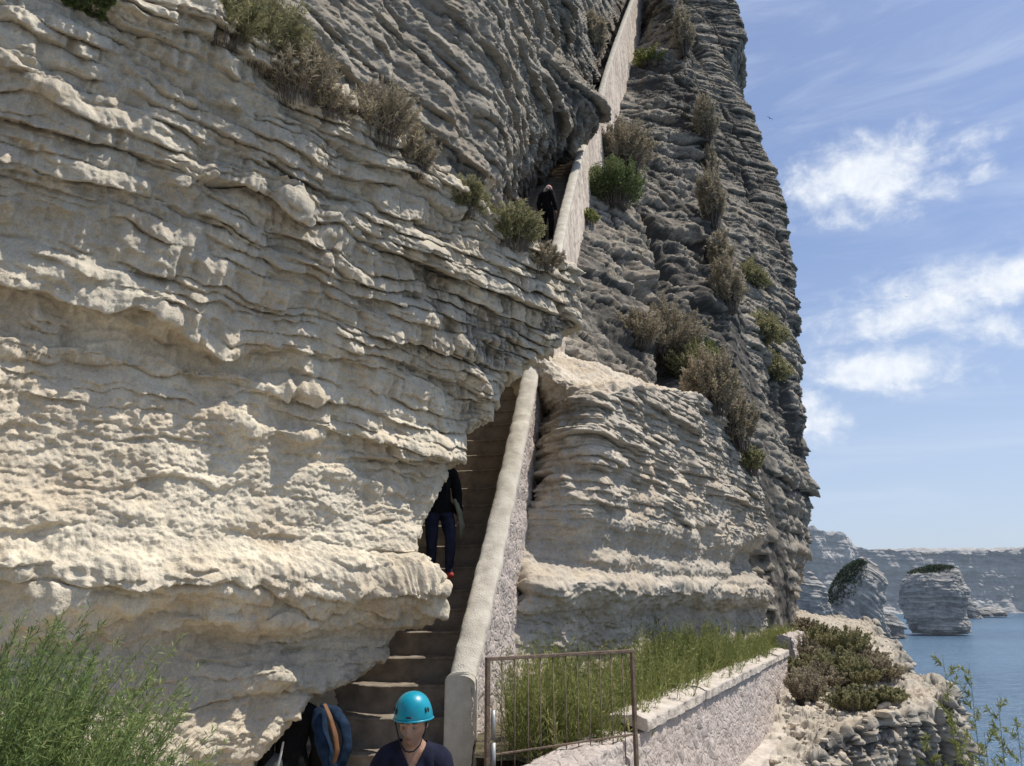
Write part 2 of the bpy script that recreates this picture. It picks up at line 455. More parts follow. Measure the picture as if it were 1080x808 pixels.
# ================================================================== lower right mass
LP0, LP1 = np.array([-.45, 8.1, 0]), np.array([6.0, 18.7, 0])
def lr_mass():
    nf, ncn, nz, nbk = int(620 * QUAL), int(160 * QUAL), int(480 * QUAL), int(150 * QUAL)
    d = (LP1 - LP0); Lh = np.linalg.norm(d); d /= Lh
    n = np.array([d[1], -d[0], 0])
    tp = []
    for (u, v) in [(560, 380), (600, 376), (650, 383), (690, 391), (740, 416), (770, 441), (800, 492)]:
        a, b = rt(u, v)
        # point on the face line with this sideways slope
        t = (a * LP0[1] - LP0[0]) / (d[0] - a * d[1])
        tp.append((t, b * (LP0[1] + d[1] * t)))
    sv = np.linspace(-.5, 1, nf) ** 1
    sv = np.linspace(-.6, Lh, nf)
    zt = interp(np.concatenate([sv, np.full(ncn, Lh)]), [p[0] for p in tp], [p[1] for p in tp])
    zt = smooth1(zt, 30)
    zb = -2.4
    t = np.linspace(0, 1, nz)[:, None]
    Z = zb + (zt[None, :] - zb) * t
    q = np.concatenate([np.zeros(nf), np.linspace(0, 1, ncn)])[None, :]
    # the left edge dies into the side of the parapet
    es = []
    for (u, v) in [(556, 720), (554, 680), (556, 650), (561, 600), (567, 540), (573, 480), (580, 420), (586, 366), (591, 300)]:
        a, b = rt(u, v); t_ = (a * LP0[1] - LP0[0]) / (d[0] - a * d[1]); es.append((b * (LP0[1] + d[1] * t_), t_))
    s0 = interp(Z, [e[0] for e in es], [e[1] for e in es])
    cf = np.concatenate([np.linspace(0, 1, nf), np.ones(ncn)])[None, :]
    S = s0 + (Lh - s0) * cf
    lc = int(nf * .14)
    ql = np.concatenate([np.linspace(1, 0, lc), np.zeros(nf + ncn - lc)])[None, :]
    P = LP0 + d * S[..., None]; P[..., 2] = Z
    P = P + np.array([.12, .99, 0]) * (q * 7)[..., None]
    yE = np.maximum(ypar(Z[:, :1] + 1.5), 8.6)
    Eg = np.stack([xpar(yE) + .20, yE, Z[:, :1]], -1)
    P = P * (1 - ql ** 1.3)[..., None] + Eg * (ql ** 1.3)[..., None]
    off = interp(Z, [-2.4, -1.4, -.7, -.25, .02, .2, .42, .7, 1.05, 1.3, 2.2, 3.2, 4.2],
                 [-.12, -.02, -.20, -.16, .13, .16, -.18, -.30, -.16, .08, .04, .0, -.12])
    alc = sst(-.25, .35, pn(S * .55 + 3, .5 * Z, 1.1))
    band = sst(.25, .5, Z) * (1 - sst(1.0, 1.3, Z))
    off = off + band * (.26 - .42 * alc)
    off = off * (1 - .5 * q) - .35 * sst(Lh - .9, Lh, S) * (1 - q) * 0
    P = P + n * off[..., None]
    bk = (np.linspace(0, 1, nbk + 1)[1:] ** 1.25)[:, None]
    B = np.repeat(P[-1:], nbk, 0) + np.array([-.50, .86, 0]) * (bk * 5.5)[..., None]
    B[..., 2] += (2.7 + 1.9 * (1 - sst(1.5, 5.0, S[-1:]))) * bk * (1 - .55 * sst(5, 9, S[-1:]))
    P = np.concatenate([P, B], 0)
    P = blur(P, 8)
    slab = np.concatenate([np.zeros(nz), np.ones(nbk)])[:, None]
    z = P[..., 2]
    sl = (P[..., 0] - LP0[0]) * d[0] + (P[..., 1] - LP0[1]) * d[1]
    up = sst(.9, 1.6, z)
    band2 = sst(.25, .45, z) * (1 - sst(.95, 1.25, z)) + (1 - sst(-.25, -.05, z))
    lft = 1 - sst(5.5, 9.0, sl)
    thin = (.035 + .10 * up * (.55 + .45 * lft)) * (1 - .6 * slab); thick = (.10 + .06 * up) * (1 - .5 * slab)
    thin = thin * (1 - .65 * np.clip(band2, 0, 1)); thick = thick * (1 - .6 * np.clip(band2, 0, 1))
    D, b1, b2 = rock_disp(P, thin, thick, Tn=.13, Tk=.42, lump=.12, fine=.013, crk=.02 * up + .008, seed=4.6, tilt=-.012, wpk=.55, fs=.62, rough=1.0, leaf=.6, Tl=.065)
    g = .28 + .28 * np.clip(band2, 0, 1) + .25 * sst(9, 11, sl) + .3 * (.4 - b1) + .3 * sst(2.0, 3.0, z) * (1 - slab) - .3 * slab
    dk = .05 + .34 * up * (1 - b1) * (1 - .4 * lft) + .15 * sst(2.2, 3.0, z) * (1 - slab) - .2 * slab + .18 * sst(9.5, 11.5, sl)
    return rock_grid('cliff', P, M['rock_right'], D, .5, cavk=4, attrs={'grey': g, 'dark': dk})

# ================================================================== upper cliff right of the stairs and the headland
def curve_cols(keys, counts):
    """keys: list of (rows,3) corner arrays; straight runs between them"""
    out = []
    for k, n in enumerate(counts):
        t = np.linspace(0, 1, n, endpoint=(k == len(counts) - 1))[None, :, None]
        out.append(keys[k][:, None, :] * (1 - t) + keys[k + 1][:, None, :] * t)
    return np.concatenate(out, 1)

def at_ratio(z, pts, Y):
    """x for height z on a sight edge given as photo points, lying at depth Y(z)"""
    rs = [rt(*p) for p in pts]
    y = np.asarray(Y, float)
    q = z / y
    o = np.argsort([r[1] for r in rs])
    return np.interp(q, np.array([r[1] for r in rs])[o], np.array([r[0] for r in rs])[o]) * y

def upper_right():
    nz = int(900 * QUAL)
    tz = np.linspace(0, 1, nz)
    z = -3.5 + 49 * tz; zc = np.maximum(z, 4.0)
    ys = ypar(zc + 2.3); ys = ypar(zc + 2.3 + 1.6 * sst(22, 36, ys))
    Skey = np.stack([xpar(ys) + .22, ys, z], 1)
    z = -3.5 + 50 * tz
    yr = np.interp(z, [-4, 4, 14, 20, 38], [19.5, 21.5, 28.5, 33.5, 42.0]) + np.clip(z - 38, 0, 99) * .5
    R = np.stack([at_ratio(z, [(815, 640), (800, 540), (790, 470), (775, 380), (768, 320), (750, 230), (742, 165), (738, 110), (722, 50), (705, 0), (690, -60)], yr), yr, z], 1)
    yg = yr + 3.0
    G = np.stack([R[:, 0] / yr * yg + .55, yg, z], 1)
    z = -3.5 + 56 * tz
    yh = np.interp(z, [-4, 2, 20, 44], [29.0, 30.5, 39.5, 48]) + np.clip(z - 44, 0, 99) * .4
    Hh = np.stack([at_ratio(z, [(835, 650), (848, 605), (862, 580), (858, 560), (855, 500), (850, 440), (840, 380), (836, 300), (830, 235), (818, 190), (800, 140), (792, 112), (776, 90), (770, 62), (783, 42), (782, 25), (772, 0), (768, -60)], yh), yh, z], 1)
    Bk = Hh + np.array([2.5, 9.0, 0])
    P = curve_cols([Skey, R, G, Hh, Bk], [int(380 * QUAL), int(60 * QUAL), int(260 * QUAL), int(90 * QUAL)])
    P = blur(P, 12)
    col = np.concatenate([np.full(int(380 * QUAL), 0.), np.full(int(60 * QUAL), 1.), np.full(int(260 * QUAL), 2.), np.full(int(90 * QUAL), 3.)])[None, :] + 0 * P[..., 2]
    A = blur((col < .5).astype(float), 12); H2 = blur((col > 1.5).astype(float), 12)
    x, y, zz = P[..., 0], P[..., 1], P[..., 2]
    nearS = np.concatenate([np.linspace(0, 1, int(380 * QUAL)), np.ones(P.shape[1] - int(380 * QUAL))])[None, :]
    rmp = .12 + .88 * sst(0, .5, nearS)
    thin = (.16 * A + .15 * H2 + .05) * (.75 + .25 * rmp); thick = (.40 * A + .26 * H2 + .1) * (.5 + .5 * rmp)
    D, b1, b2 = rock_disp(P, thin, thick, Tn=.30, Tk=.95, lump=(.22 * A + .12) * rmp, fine=.012, crk=.05, seed=7.7, tilt=.0, wpk=.7 + .5 * A, fs=.30, rough=.7, leaf=.7, Tl=.12, cont=.45 + .25 * H2)
    cw = x * .78 + y * .62 + .5 * pn(x * .3, y * .3, zz * .25)
    clf = np.clip(1 - np.abs(pn(cw * .55, zz * .07, 3.7)) * 9, 0, 1) * sst(-.2, .2, pn(cw * .3, zz * .15, 9.1)) * rmp
    D = D - .55 * clf
    # gully below the middle of the stairs, ribs
    D = D + .55 * A * rmp * pn(x * .35 + y * .2, zz * .10, 2.2) + .30 * H2 * pn(x * .4 + y * .3, zz * .12, 8.2)
    gl = np.exp(-(((x - .30 * y + .10 * zz) - (-.9)) / .35) ** 2) * A * sst(4, 6, zz) * (1 - sst(11, 13, zz))
    D = D - .8 * gl
    gul = blur(((col > .9) & (col < 1.1)).astype(float), 14)
    stk = sst(-.05, .35, pn(x * .45 + y * .35, zz * .05, 5.2) + .5 * pn(x * 1.3 + y * 1.1, zz * .10, 1.2))
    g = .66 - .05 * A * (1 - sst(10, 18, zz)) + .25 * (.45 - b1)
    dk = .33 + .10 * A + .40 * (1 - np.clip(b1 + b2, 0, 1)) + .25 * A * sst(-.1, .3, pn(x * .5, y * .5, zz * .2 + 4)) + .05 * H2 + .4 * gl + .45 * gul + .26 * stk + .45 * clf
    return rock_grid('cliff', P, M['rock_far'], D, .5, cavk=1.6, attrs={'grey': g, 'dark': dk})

# ================================================================== upper cliff left of the stairs
def upper_left():
    nz = int(640 * QUAL)
    h = np.linspace(0, 1, nz)[:, None]
    y = np.concatenate([np.linspace(-3, 4, 60, endpoint=False), np.linspace(4, 13, int(200 * QUAL)), np.linspace(13, 30, int(430 * QUAL))[1:], np.linspace(30, 58, int(240 * QUAL))[1:]])[None, :]
    ch = (xpar(y) - 1.45 + .95 * sst(25, 34, y))                     # left wall of the cut
    front = -3.2 + (y - 9.3) * .52            # the face above the terrace
    w = sst(11.0, 14.5, y)
    x0 = front * (1 - w) + ch * w
    zs = np.maximum(zpar(y) - 1.4 - 3 * sst(27, 34, y), 4.3) * w + 4.2 * (1 - w)
    ztop = np.maximum(zs + 8, y * 1.25 + 4)
    Z = zs + (ztop - zs) * h
    hh = Z - zs                                # height above the steps
    X = x0 + 0 * Z
    # overhang above the steps
    over = interp(hh, [0, 1.6, 2.6, 4.0, 7, 20], [0, .0, .35, .7, .7, -.5]) * w * (1 - sst(23, 31, y)) - .10 * np.clip(hh - .5, 0, 8) * sst(23, 31, y)
    X = X + over
    Y = y + 0 * Z
    P = np.stack([X, Y, Z], -1)
    # bosses that reach across the parapet
    for (u, v, Yc, rad, amp) in [(598, 126, 22.0, 1.25, 1.75), (600, 62, 31.0, 2.0, .6), (590, 40, 26, 2.5, .8), (560, 120, 20, 1.6, .5)]:
        c = at(u, v, Yc)
        dd = ((P[..., 1] - c.y) / (rad * 1.6)) ** 2 + ((P[..., 2] - c.z) / rad) ** 2
        P[..., 0] += amp * np.exp(-dd)
    P = blur(P, 8)
    x, yy, zz = P[..., 0], P[..., 1], P[..., 2]
    far = sst(14, 24, yy)
    thin = .10 + .10 * far; thick = .22 + .16 * far
    D, b1, b2 = rock_disp(P, thin, thick, Tn=.21, Tk=.60, cont=.25, lump=.18 + .12 * far, fine=.016, crk=.03, seed=2.9, tilt=.05, wpk=1.3, fs=.6, rough=1.2, leaf=.45, Tl=.10)
    D = D * np.clip(hh / 2.5 + .2 - .2 * sst(24, 31, yy), 0, 1) * (1 - .5 * sst(26, 34, yy))
    g = .60 + .25 * (.45 - b1) - .1 * (1 - far)
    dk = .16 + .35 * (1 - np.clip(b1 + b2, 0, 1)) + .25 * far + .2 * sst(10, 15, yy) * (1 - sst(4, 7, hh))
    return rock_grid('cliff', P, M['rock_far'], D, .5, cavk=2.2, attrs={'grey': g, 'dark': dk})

def stair_side():
    """rock wall of the cut on the inner side of the lower flight"""
    nz, ny = int(260 * QUAL), int(420 * QUAL)
    y = np.linspace(7.3, 15, ny)[None, :]; h = np.linspace(0, 1, nz)[:, None]
    zs = zpar(y) - 1.6
    Z = zs + h * 4.5
    X = xpar(y) - 1.35 + interp(h * 4.5, [0, 1.5, 3, 4.5], [0, -.1, .1, .5]) - .5 * sst(8.8, 7.3, y)
    P = np.stack([X, y + 0 * Z, Z], -1)
    D, b1, b2 = rock_disp(P, .04, .10, lump=.08, fine=.012, crk=.02, seed=9.9)
    return rock_grid('cliff', P, M['rock'], D, .3, attrs={'grey': .4, 'dark': .25})

# ================================================================== ground
GC = [(0, -3, -1.65), (0, 2, -1.8), (-.6, 5, -2.3), (-1.5, 7, -2.3), (-4, 3, -1.9), (3, 5, -2.2), (4, 11, -2.35), (4.6, 13, -2.25), (5.2, 13, -1.95), (6.2, 13.3, -1.78), (6, 14.6, -1.75), (7.4, 14.2, -1.72), (8.6, 18, -1.7), (6.8, 17.5, -1.55),
      (8, 21, -1.05), (8.5, 25, -.55), (10.8, 24, -1.3), (12.5, 30, -.95), (10, 30, -.5), (6, 20, -.9), (-6, 8, -2), (3, 9, -2.35), (2, 3, -2.1)]
def ground_z(x, y):
    gx = np.array([g[0] for g in GC]); gy = np.array([g[1] for g in GC]); gz = np.array([g[2] for g in GC])
    w = 1 / (((x[..., None] - gx) ** 2 + (y[..., None] - gy) ** 2) + .35) ** 1.6
    return (w * gz).sum(-1) / w.sum(-1)

def smooth_line(pts, n, it):
    pts = np.asarray(pts, float)
    L = np.concatenate([[0], np.cumsum(np.linalg.norm(np.diff(pts, axis=0), axis=1))])
    t = np.linspace(0, L[-1], n)
    q = np.stack([np.interp(t, L, pts[:, k]) for k in range(pts.shape[1])], 1)
    return np.stack([smooth1(q[:, k], it) for k in range(pts.shape[1])], 1)

def ground():
    n = int(1100 * QUAL)
    e = smooth_line([(3.6, -8), (3.4, 2), (3.5, 7), (4.0, 11.2), (4.7, 12.6), (6.0, 13.1), (7.5, 13.9), (8.2, 15.5), (8.8, 18), (10.0, 21), (11.2, 24.5), (12.6, 28), (13.4, 31.5), (13.2, 36), (11, 42)], n, 60)
    i_ = smooth_line([(-9, -8), (-9, 0), (-9, 4), (-5, 8), (1.0, 12), (2.5, 14.2), (4.0, 16.5), (5.0, 18.5), (5.5, 20), (6, 22), (6.5, 24), (7, 26), (8, 29), (9, 32), (9, 38)], n, 60)
    nt_, nfz = int(420 * QUAL), int(360 * QUAL)
    t = np.linspace(0, 1, nt_)[:, None, None]
    Tt = i_[None] * (1 - t) + e[None] * t
    zt = ground_z(Tt[..., 0], Tt[..., 1])
    P1 = np.concatenate([Tt, zt[..., None]], -1)
    tg = np.gradient(e, axis=0); tg /= np.linalg.norm(tg, axis=1, keepdims=True)
    out = np.stack([tg[:, 1], -tg[:, 0]], 1)
    f = np.linspace(0, 1, nfz + 1)[1:, None] ** 1.8
    zz = zt[-1][None] + (SEA - 1 - zt[-1][None]) * f
    o = (.10 * np.clip(f * 30, 0, 1) - .25 * sst(.04, .15, f) + 3.0 * sst(.25, 1, f))
    P2 = np.concatenate([e[None] + out[None] * o[..., None], zz[..., None]], -1)
    P = np.concatenate([P1, P2], 0)
    P = blur(P, 6)
    x, y, z = P[..., 0], P[..., 1], P[..., 2]
    face = np.concatenate([sst(.93, 1, np.linspace(0, 1, nt_)), np.ones(nfz)])[:, None] + 0 * x
    rub = (1 - face)
    D, b1, b2 = rock_disp(P, .05 + .15 * face, .05 + .14 * face, Tn=.17, Tk=.55, lump=.12, fine=.02, crk=.05, seed=5.5, fs=.8, rough=1.8)
    # vertical joints in the ledge
    s = np.linspace(0, 1, n)[None, :] * 60
    jt = s + .6 * pn(s * .5, z * .3, 1.0)
    g_ = jt / 1.15 - np.floor(jt / 1.15)
    D = D - face * .45 * (1 - sst(0, .10, np.minimum(g_, 1 - g_))) * sst(-.15, .1, pn(np.floor(jt / 1.15) * 1.7 + .5, .5, .5))
    # rubble
    rb = 1 - np.abs(pn(x * 3.1, y * 3.1, .5)) * 2.2
    rb2 = 1 - np.abs(pn(x * 6.7, y * 6.7, 3.5)) * 2.2
    far_path = sst(9, 11.5, y)
    D = D + rub * far_path * (.035 * np.clip(rb, 0, 1) + .03 * np.clip(rb2, 0, 1) - .02)
    D = D * np.clip(.25 + far_path, 0, 1)
    g = .50 + .35 * face + .2 * (.4 - b1)
    dk = .20 + .12 * face + .50 * face * (1 - b1)
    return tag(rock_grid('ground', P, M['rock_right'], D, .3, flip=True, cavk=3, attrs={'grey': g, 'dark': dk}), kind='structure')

for fn in (near_cliff, lr_mass, upper_right, upper_left, stair_side):
    tag(fn(), kind='structure')
ground()


# ================================================================== sea
def sea():
    m, nt, b = new_mat('sea_water')
    tc = nt.add('ShaderNodeTexCoord').outputs['Object']
    n1 = nt.noise(nt.mapping(tc, (1, 1.6, 1)), .25, 6, .62, .3)
    n2 = nt.noise(tc, .012, 4, .5, .5)
    nt.l.new(nt.mix(nt.ss(n2, .35, .65), (.06, .12, .185), (.09, .16, .235)), b.inputs['Base Color'])
    b.inputs['Roughness'].default_value = .22; b.inputs['IOR'].default_value = 1.33
    bp = nt.add('ShaderNodeBump', ins={'Strength': .9, 'Distance': 1.6, 'Height': n1})
    nt.l.new(bp.outputs[0], b.inputs['Normal'])
    V = np.array([[-3000, -2000, SEA], [6000, -2000, SEA], [6000, 9000, SEA], [-3000, 9000, SEA]])
    o = mesh_from('sea', V, np.array([[0, 1, 2, 3]]), m, smooth=False)
    tag(o, kind='structure')
sea()

# ================================================================== distance
def far_wall(name, edge, zt_px, Ys, thk, seed, hilly=None):
    n, nz, nb = int(700), 200, 40
    us = np.linspace(edge[0], edge[1], n)
    Yv = interp(us, [p[0] for p in Ys], [p[1] for p in Ys])
    tv = interp(us, [p[0] for p in zt_px], [p[1] for p in zt_px])
    a = np.array([rt(u, v) for u, v in zip(us, tv)])
    x, zt = a[:, 0] * Yv, a[:, 1] * Yv
    t = np.linspace(0, 1, nz)[:, None]
    Z = (SEA - 3) + (zt - SEA + 3)[None] * t
    lean = interp(t, [0, .12, .3, .6, 1], [-.10, 0, .05, .06, .02]) * thk
    P = np.stack([x[None] + 0 * Z, Yv[None] + lean, Z], -1)
    bk = np.linspace(0, 1, nb + 1)[1:, None]
    B = np.repeat(P[-1:], nb, 0); B[..., 1] += bk * 200; B[..., 2] += bk * 6
    P = np.concatenate([P, B], 0)
    D, b1, b2 = rock_disp(P, .06, .12, Tn=.16, Tk=.55, lump=.35, fine=.012, crk=.03, seed=seed, k=16, fs=.30, wpk=.35, rough=.5)
    x_, y_, z_ = P[..., 0], P[..., 1], P[..., 2]
    band = pn(x_ * .001, 3.3, z_ / 5.0) + .6 * pn(x_ * .002, 1.3, z_ / 2.2)
    g = .45 + .7 * band
    dk = .25 + .5 * (.4 - b1) + .5 * pn(x_ * .01, z_ * .03, seed) + .25 * band
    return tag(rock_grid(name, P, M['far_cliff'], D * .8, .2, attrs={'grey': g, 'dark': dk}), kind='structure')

far_wall('cliff', (862, 1400), [(800, 574), (895, 576), (930, 579), (985, 581), (1035, 580), (1080, 578), (1250, 578), (1400, 582)],
         [(800, 640), (890, 660), (1080, 720), (1400, 700)], 60, 3.1)
far_wall('cliff', (770, 898), [(770, 565), (850, 562), (858, 558), (868, 560), (874, 563), (886, 562), (894, 564), (897, 572), (898, 576)],
         [(770, 430), (860, 440), (893, 455), (898, 520)], 50, 6.2)

M['scrub_far'] = leaf_mat('hazy_scrub', [(.05, .07, .045), (.08, .10, .06), (.12, .135, .08)], .1)
def stack(name, outline, Y, label, tilt, seed, depth, tiltdir=None, green=None):
    """outline: (v, uleft, uright) rows from bottom to top"""
    nr, nc = 220, 360
    vs = np.array([o[0] for o in outline], float)
    v = np.interp(np.linspace(0, 1, nr), np.linspace(0, 1, len(vs)), vs)
    l = interp(v, vs, [o[1] for o in outline]); r = interp(v, vs, [o[2] for o in outline])
    a = np.linspace(0, 2 * math.pi, nc, endpoint=False)
    xl = np.array([rt(u, w) for u, w in zip(l, v)]); xr = np.array([rt(u, w) for u, w in zip(r, v)])
    cx = (xl[:, 0] + xr[:, 0]) / 2 * Y; hw = (xr[:, 0] - xl[:, 0]) / 2 * Y * .89; z = xl[:, 1] * Y
    ca, sa = np.cos(a), np.sin(a)
    sq = lambda q: np.sign(q) * np.abs(q) ** .75
    P = np.stack([cx[:, None] + hw[:, None] * sq(ca)[None], Y + (hw * depth)[:, None] * sq(sa)[None], z[:, None] + 0 * ca[None]], -1)
    P = np.concatenate([P, P[:, :1]], 1)
    x_, y_, z_ = P[..., 0], P[..., 1], P[..., 2]
    Q = P.copy()
    if tilt:
        ct, st = math.cos(tilt), math.sin(tilt)
        Q[..., 0], Q[..., 2] = x_ * ct - z_ * st, x_ * st + z_ * ct
    D, b1, b2 = rock_disp(Q, .12, .26, Tn=.15, Tk=.6, lump=.26, fine=.015, crk=.05, seed=seed, k=7, fs=.6, wpk=.8)
    N = grid_normals(P); 
    out = np.stack([x_ - cx[:, None], (y_ - Y), 0 * x_], -1)
    out /= np.maximum(np.linalg.norm(out, axis=-1, keepdims=True), 1e-6)
    P = P + out * (D * np.linspace(1, .5, nr)[:, None] * .9)[..., None]
    P[:, -1] = P[:, 0]
    mc = P[-1].mean(0)
    P = np.concatenate([P] + [(mc + (P[nr - 1] - mc) * f)[None] + np.array([0, 0, .5 * (1 - f)]) for f in (.85, .5, .2, .01)], 0)
    pad = lambda A: np.concatenate([A] + [A[-1:]] * 4, 0)
    b1 = pad(b1); z_ = pad(z_)
    F = grid_faces(nr + 4, nc + 1)
    V = P.reshape(-1, 3)
    # close the top
    g = .50 + .9 * (.4 - b1) + .3 * pn(z_ / 3, 1.1, seed); dk = .30 + .7 * (.4 - b1) + .4 * (1 - sst(SEA + 1, SEA + 4, z_))
    root = empty(name, (float(cx[0]), Y, SEA), label, 'sea stack')
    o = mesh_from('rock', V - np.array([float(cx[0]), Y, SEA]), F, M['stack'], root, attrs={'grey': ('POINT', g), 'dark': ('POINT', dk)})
    if green:
        rs = np.random.RandomState(int(seed * 10)); pts = []
        top = P[int(nr * green[0]):]
        for _ in range(green[3]):
            i = rs.randint(int(top.shape[0] * green[4]) if len(green) > 4 else top.shape[0]); j = rs.randint(top.shape[1]); p = top[i, j]
            q = p * 1.0; f = rs.rand() ** .5
            q[0] = cx[-1] + (p[0] - cx[-1]) * f if i > top.shape[0] * .8 else p[0]
            u = 540 + 810 * q[0] / Y
            ii = min(i + int(nr * green[0]), nr - 1); tt_ = ii / nr
            if (p[0] - (cx[ii] - hw[ii])) / (2 * hw[ii]) > green[1] + green[2] * tt_ + .12 * rs.normal(): continue
            if i > top.shape[0] * .8: q[1] = Y + (p[1] - Y) * f; q[2] = z[-1] + .2
            pts.append(q)
        pts = np.array(pts) - np.array([float(cx[0]), Y, SEA])
        n = len(pts); k = 7
        base = np.repeat(pts, k, 0) + rs.normal(size=(n * k, 3)) * .22
        dr = rs.normal(size=(n * k, 3)) + np.array([0, -.2, .7]); 
        leaf_mesh('scrub', base, dr, rs.uniform(.3, .7, n * k), rs.uniform(.25, .45, n * k), M['scrub_far'], root, rs.rand(n * k))
    return root

def leaf_arrays(base, dr, ln, wd, rs, bend=0.0):
    dr = dr / np.maximum(np.linalg.norm(dr, axis=1, keepdims=True), 1e-6)
    rnd = rs.normal(size=dr.shape)
    sd = np.cross(dr, rnd); sd /= np.maximum(np.linalg.norm(sd, axis=1, keepdims=True), 1e-6)
    ln = ln[:, None]; wd = wd[:, None]
    m = base + dr * ln * .5
    tip = base + dr * ln; tip[:, 2] -= bend * ln[:, 0]
    V = np.stack([base, m + sd * wd * .5, tip, m - sd * wd * .5], 1).reshape(-1, 3)
    return V
def leaf_mesh(name, base, dr, ln, wd, mat, parent, var, bend=0.0, seed=1):
    V = leaf_arrays(base, dr, ln, wd, np.random.RandomState(seed), bend)
    F = np.arange(len(V)).reshape(-1, 4)
    return mesh_from(name, V, F, mat, parent, smooth=False, attrs={'var': ('FACE', var)})

stack('sea_stack', [(668, 962, 1022), (660, 957, 1023), (650, 953, 1020), (640, 950, 1018), (630, 947, 1021), (622, 947, 1020), (614, 950, 1016), (606, 955, 1014), (601, 968, 1012), (598, 980, 1004)], 300,
      'flat topped grey rock stack standing alone in the sea, narrower at its foot', 0, 2.2, .75, green=(.80, -2.2, 3.1, 2400))
stack('sea_stack', [(672, 872, 934), (664, 868, 934), (654, 866, 931), (642, 868, 932), (630, 874, 934), (616, 880, 935), (606, 887, 931), (597, 896, 925), (592, 902, 919), (588.5, 907, 912)], 262,
      'pointed pale rock stack with diagonal layers and a green left slope', .75, 5.2, .8, green=(.36, -.20, .70, 5200, .80))
stack('sea_rock', [(666, 838, 880), (655, 836, 879), (640, 838, 876), (626, 841, 871), (612, 846, 862), (604, 851, 857)], 250,
      'rounded grey rock hump in shade beside the pointed sea stack', .2, 8.2, .7)
stack('sea_rock', [(672, 918, 954), (664, 919, 953), (657, 924, 950), (651, 930, 946), (647, 934, 940)], 275,
      'low pale boulder heap at the right foot of the pointed stack', .3, 3.7, .9)
stack('sea_rock', [(650, 1020, 1062), (646, 1022, 1060), (643, 1030, 1056), (640.5, 1038, 1048)], 560,
      'low pale rock lying in the water below the far cliff', 0, 6.7, .9)
stack('sea_rock', [(652, 1016, 1036), (645, 1018, 1034), (638, 1018, 1030), (632, 1020, 1025)], 520,
      'small pale boulder behind the right edge of the flat topped stack', .2, 7.7, .9)

# ================================================================== masonry
def masonry_mat(name, stones, mortar, scale, bump=.7):
    m, nt, b = new_mat(name)
    tc = nt.add('ShaderNodeTexCoord').outputs['Object']
    wv = nt.add('ShaderNodeTexNoise'); wv.inputs['Scale'].default_value = scale * .8; nt.l.new(tc, wv.inputs['Vector'])
    wp = nt.add('ShaderNodeVectorMath', operation='MULTIPLY_ADD')
    nt.l.new(wv.outputs['Color'], wp.inputs[0]); wp.inputs[1].default_value = (.12, .12, .12); nt.l.new(tc, wp.inputs[2])
    v1 = nt.add('ShaderNodeTexVoronoi', feature='F1'); v1.inputs['Scale'].default_value = scale; nt.l.new(wp.outputs[0], v1.inputs['Vector'])
    v2 = nt.add('ShaderNodeTexVoronoi', feature='DISTANCE_TO_EDGE'); v2.inputs['Scale'].default_value = scale; nt.l.new(wp.outputs[0], v2.inputs['Vector'])
    rp = nt.add('ShaderNodeValToRGB'); rp.color_ramp.interpolation = 'CONSTANT'
    sep = nt.add('ShaderNodeSeparateColor'); nt.l.new(v1.outputs['Color'], sep.inputs[0]); nt.l.new(sep.outputs[0], rp.inputs[0])
    el = rp.color_ramp.elements
    while len(el) < len(stones): el.new(.5)
    for i, c in enumerate(stones): el[i].position = i / len(stones); el[i].color = (*c, 1)
    n = nt.noise(tc, 22, 6, .7); n2 = nt.noise(tc, 1.1, 5, .6)
    mo = nt.math('ADD', v2.outputs['Distance'], nt.math('MULTIPLY', nt.math('SUBTRACT', n, .5), .22))
    col = nt.mix(nt.ss(mo, .03, .16), mortar, rp.outputs[0])
    col = nt.mix(nt.math('MULTIPLY', nt.ss(n2, .30, .56), .86), col, nt.mix(nt.ss(n, .35, .65), mortar, (.44, .36, .31)))
    vv = nt.math('ADD', .5, n)
    cc = nt.add('ShaderNodeCombineColor', ins={0: vv, 1: vv, 2: vv})
    nt.l.new(nt.mix(1, col, cc.outputs[0], 'MULTIPLY'), b.inputs['Base Color'])
    b.inputs['Roughness'].default_value = .95; b.inputs['Specular IOR Level'].default_value = .1
    h = nt.math('ADD', nt.math('MULTIPLY', nt.ss(mo, .0, .22), .03), nt.math('MULTIPLY', n, .035))
    bp = nt.add('ShaderNodeBump', ins={'Strength': bump, 'Distance': 1.0, 'Height': h}); nt.l.new(bp.outputs[0], b.inputs['Normal'])
    return m
M['rubble'] = masonry_mat('rubble_masonry', [(.36, .31, .28), (.46, .40, .35), (.29, .26, .24), (.52, .45, .39), (.42, .34, .30), (.56, .51, .45)], (.54, .475, .42), 9, .6)
M['plaster'] = plain_mat('weathered_plaster', (.62, .57, .47), .9, var=.3, scale=5, bump=.6, col2=(.47, .42, .34), spec=.1)
M['pinkplaster'] = plain_mat('stained_pinkish_plaster', (.68, .58, .47), .95, scale=2.4, bump=.8, col2=(.40, .33, .27), spec=.1, bscale=9, stretch=(1, 1, .22))
M['step'] = plain_mat('worn_step_stone', (.33, .28, .22), .95, scale=4, bump=.7, col2=(.18, .15, .12), spec=.1)
M['pinkstone'] = plain_mat('pink_grey_coping_stone', (.58, .52, .44), .95, scale=4, bump=.9, col2=(.42, .36, .30), spec=.1, bscale=25)
M['rust'] = plain_mat('rusty_brown_iron', (.21, .15, .105), .75, metal=.2, scale=18, bump=.4, col2=(.11, .078, .055))
M['steel'] = plain_mat('galvanised_steel', (.42, .42, .40), .5, metal=.6, scale=30)

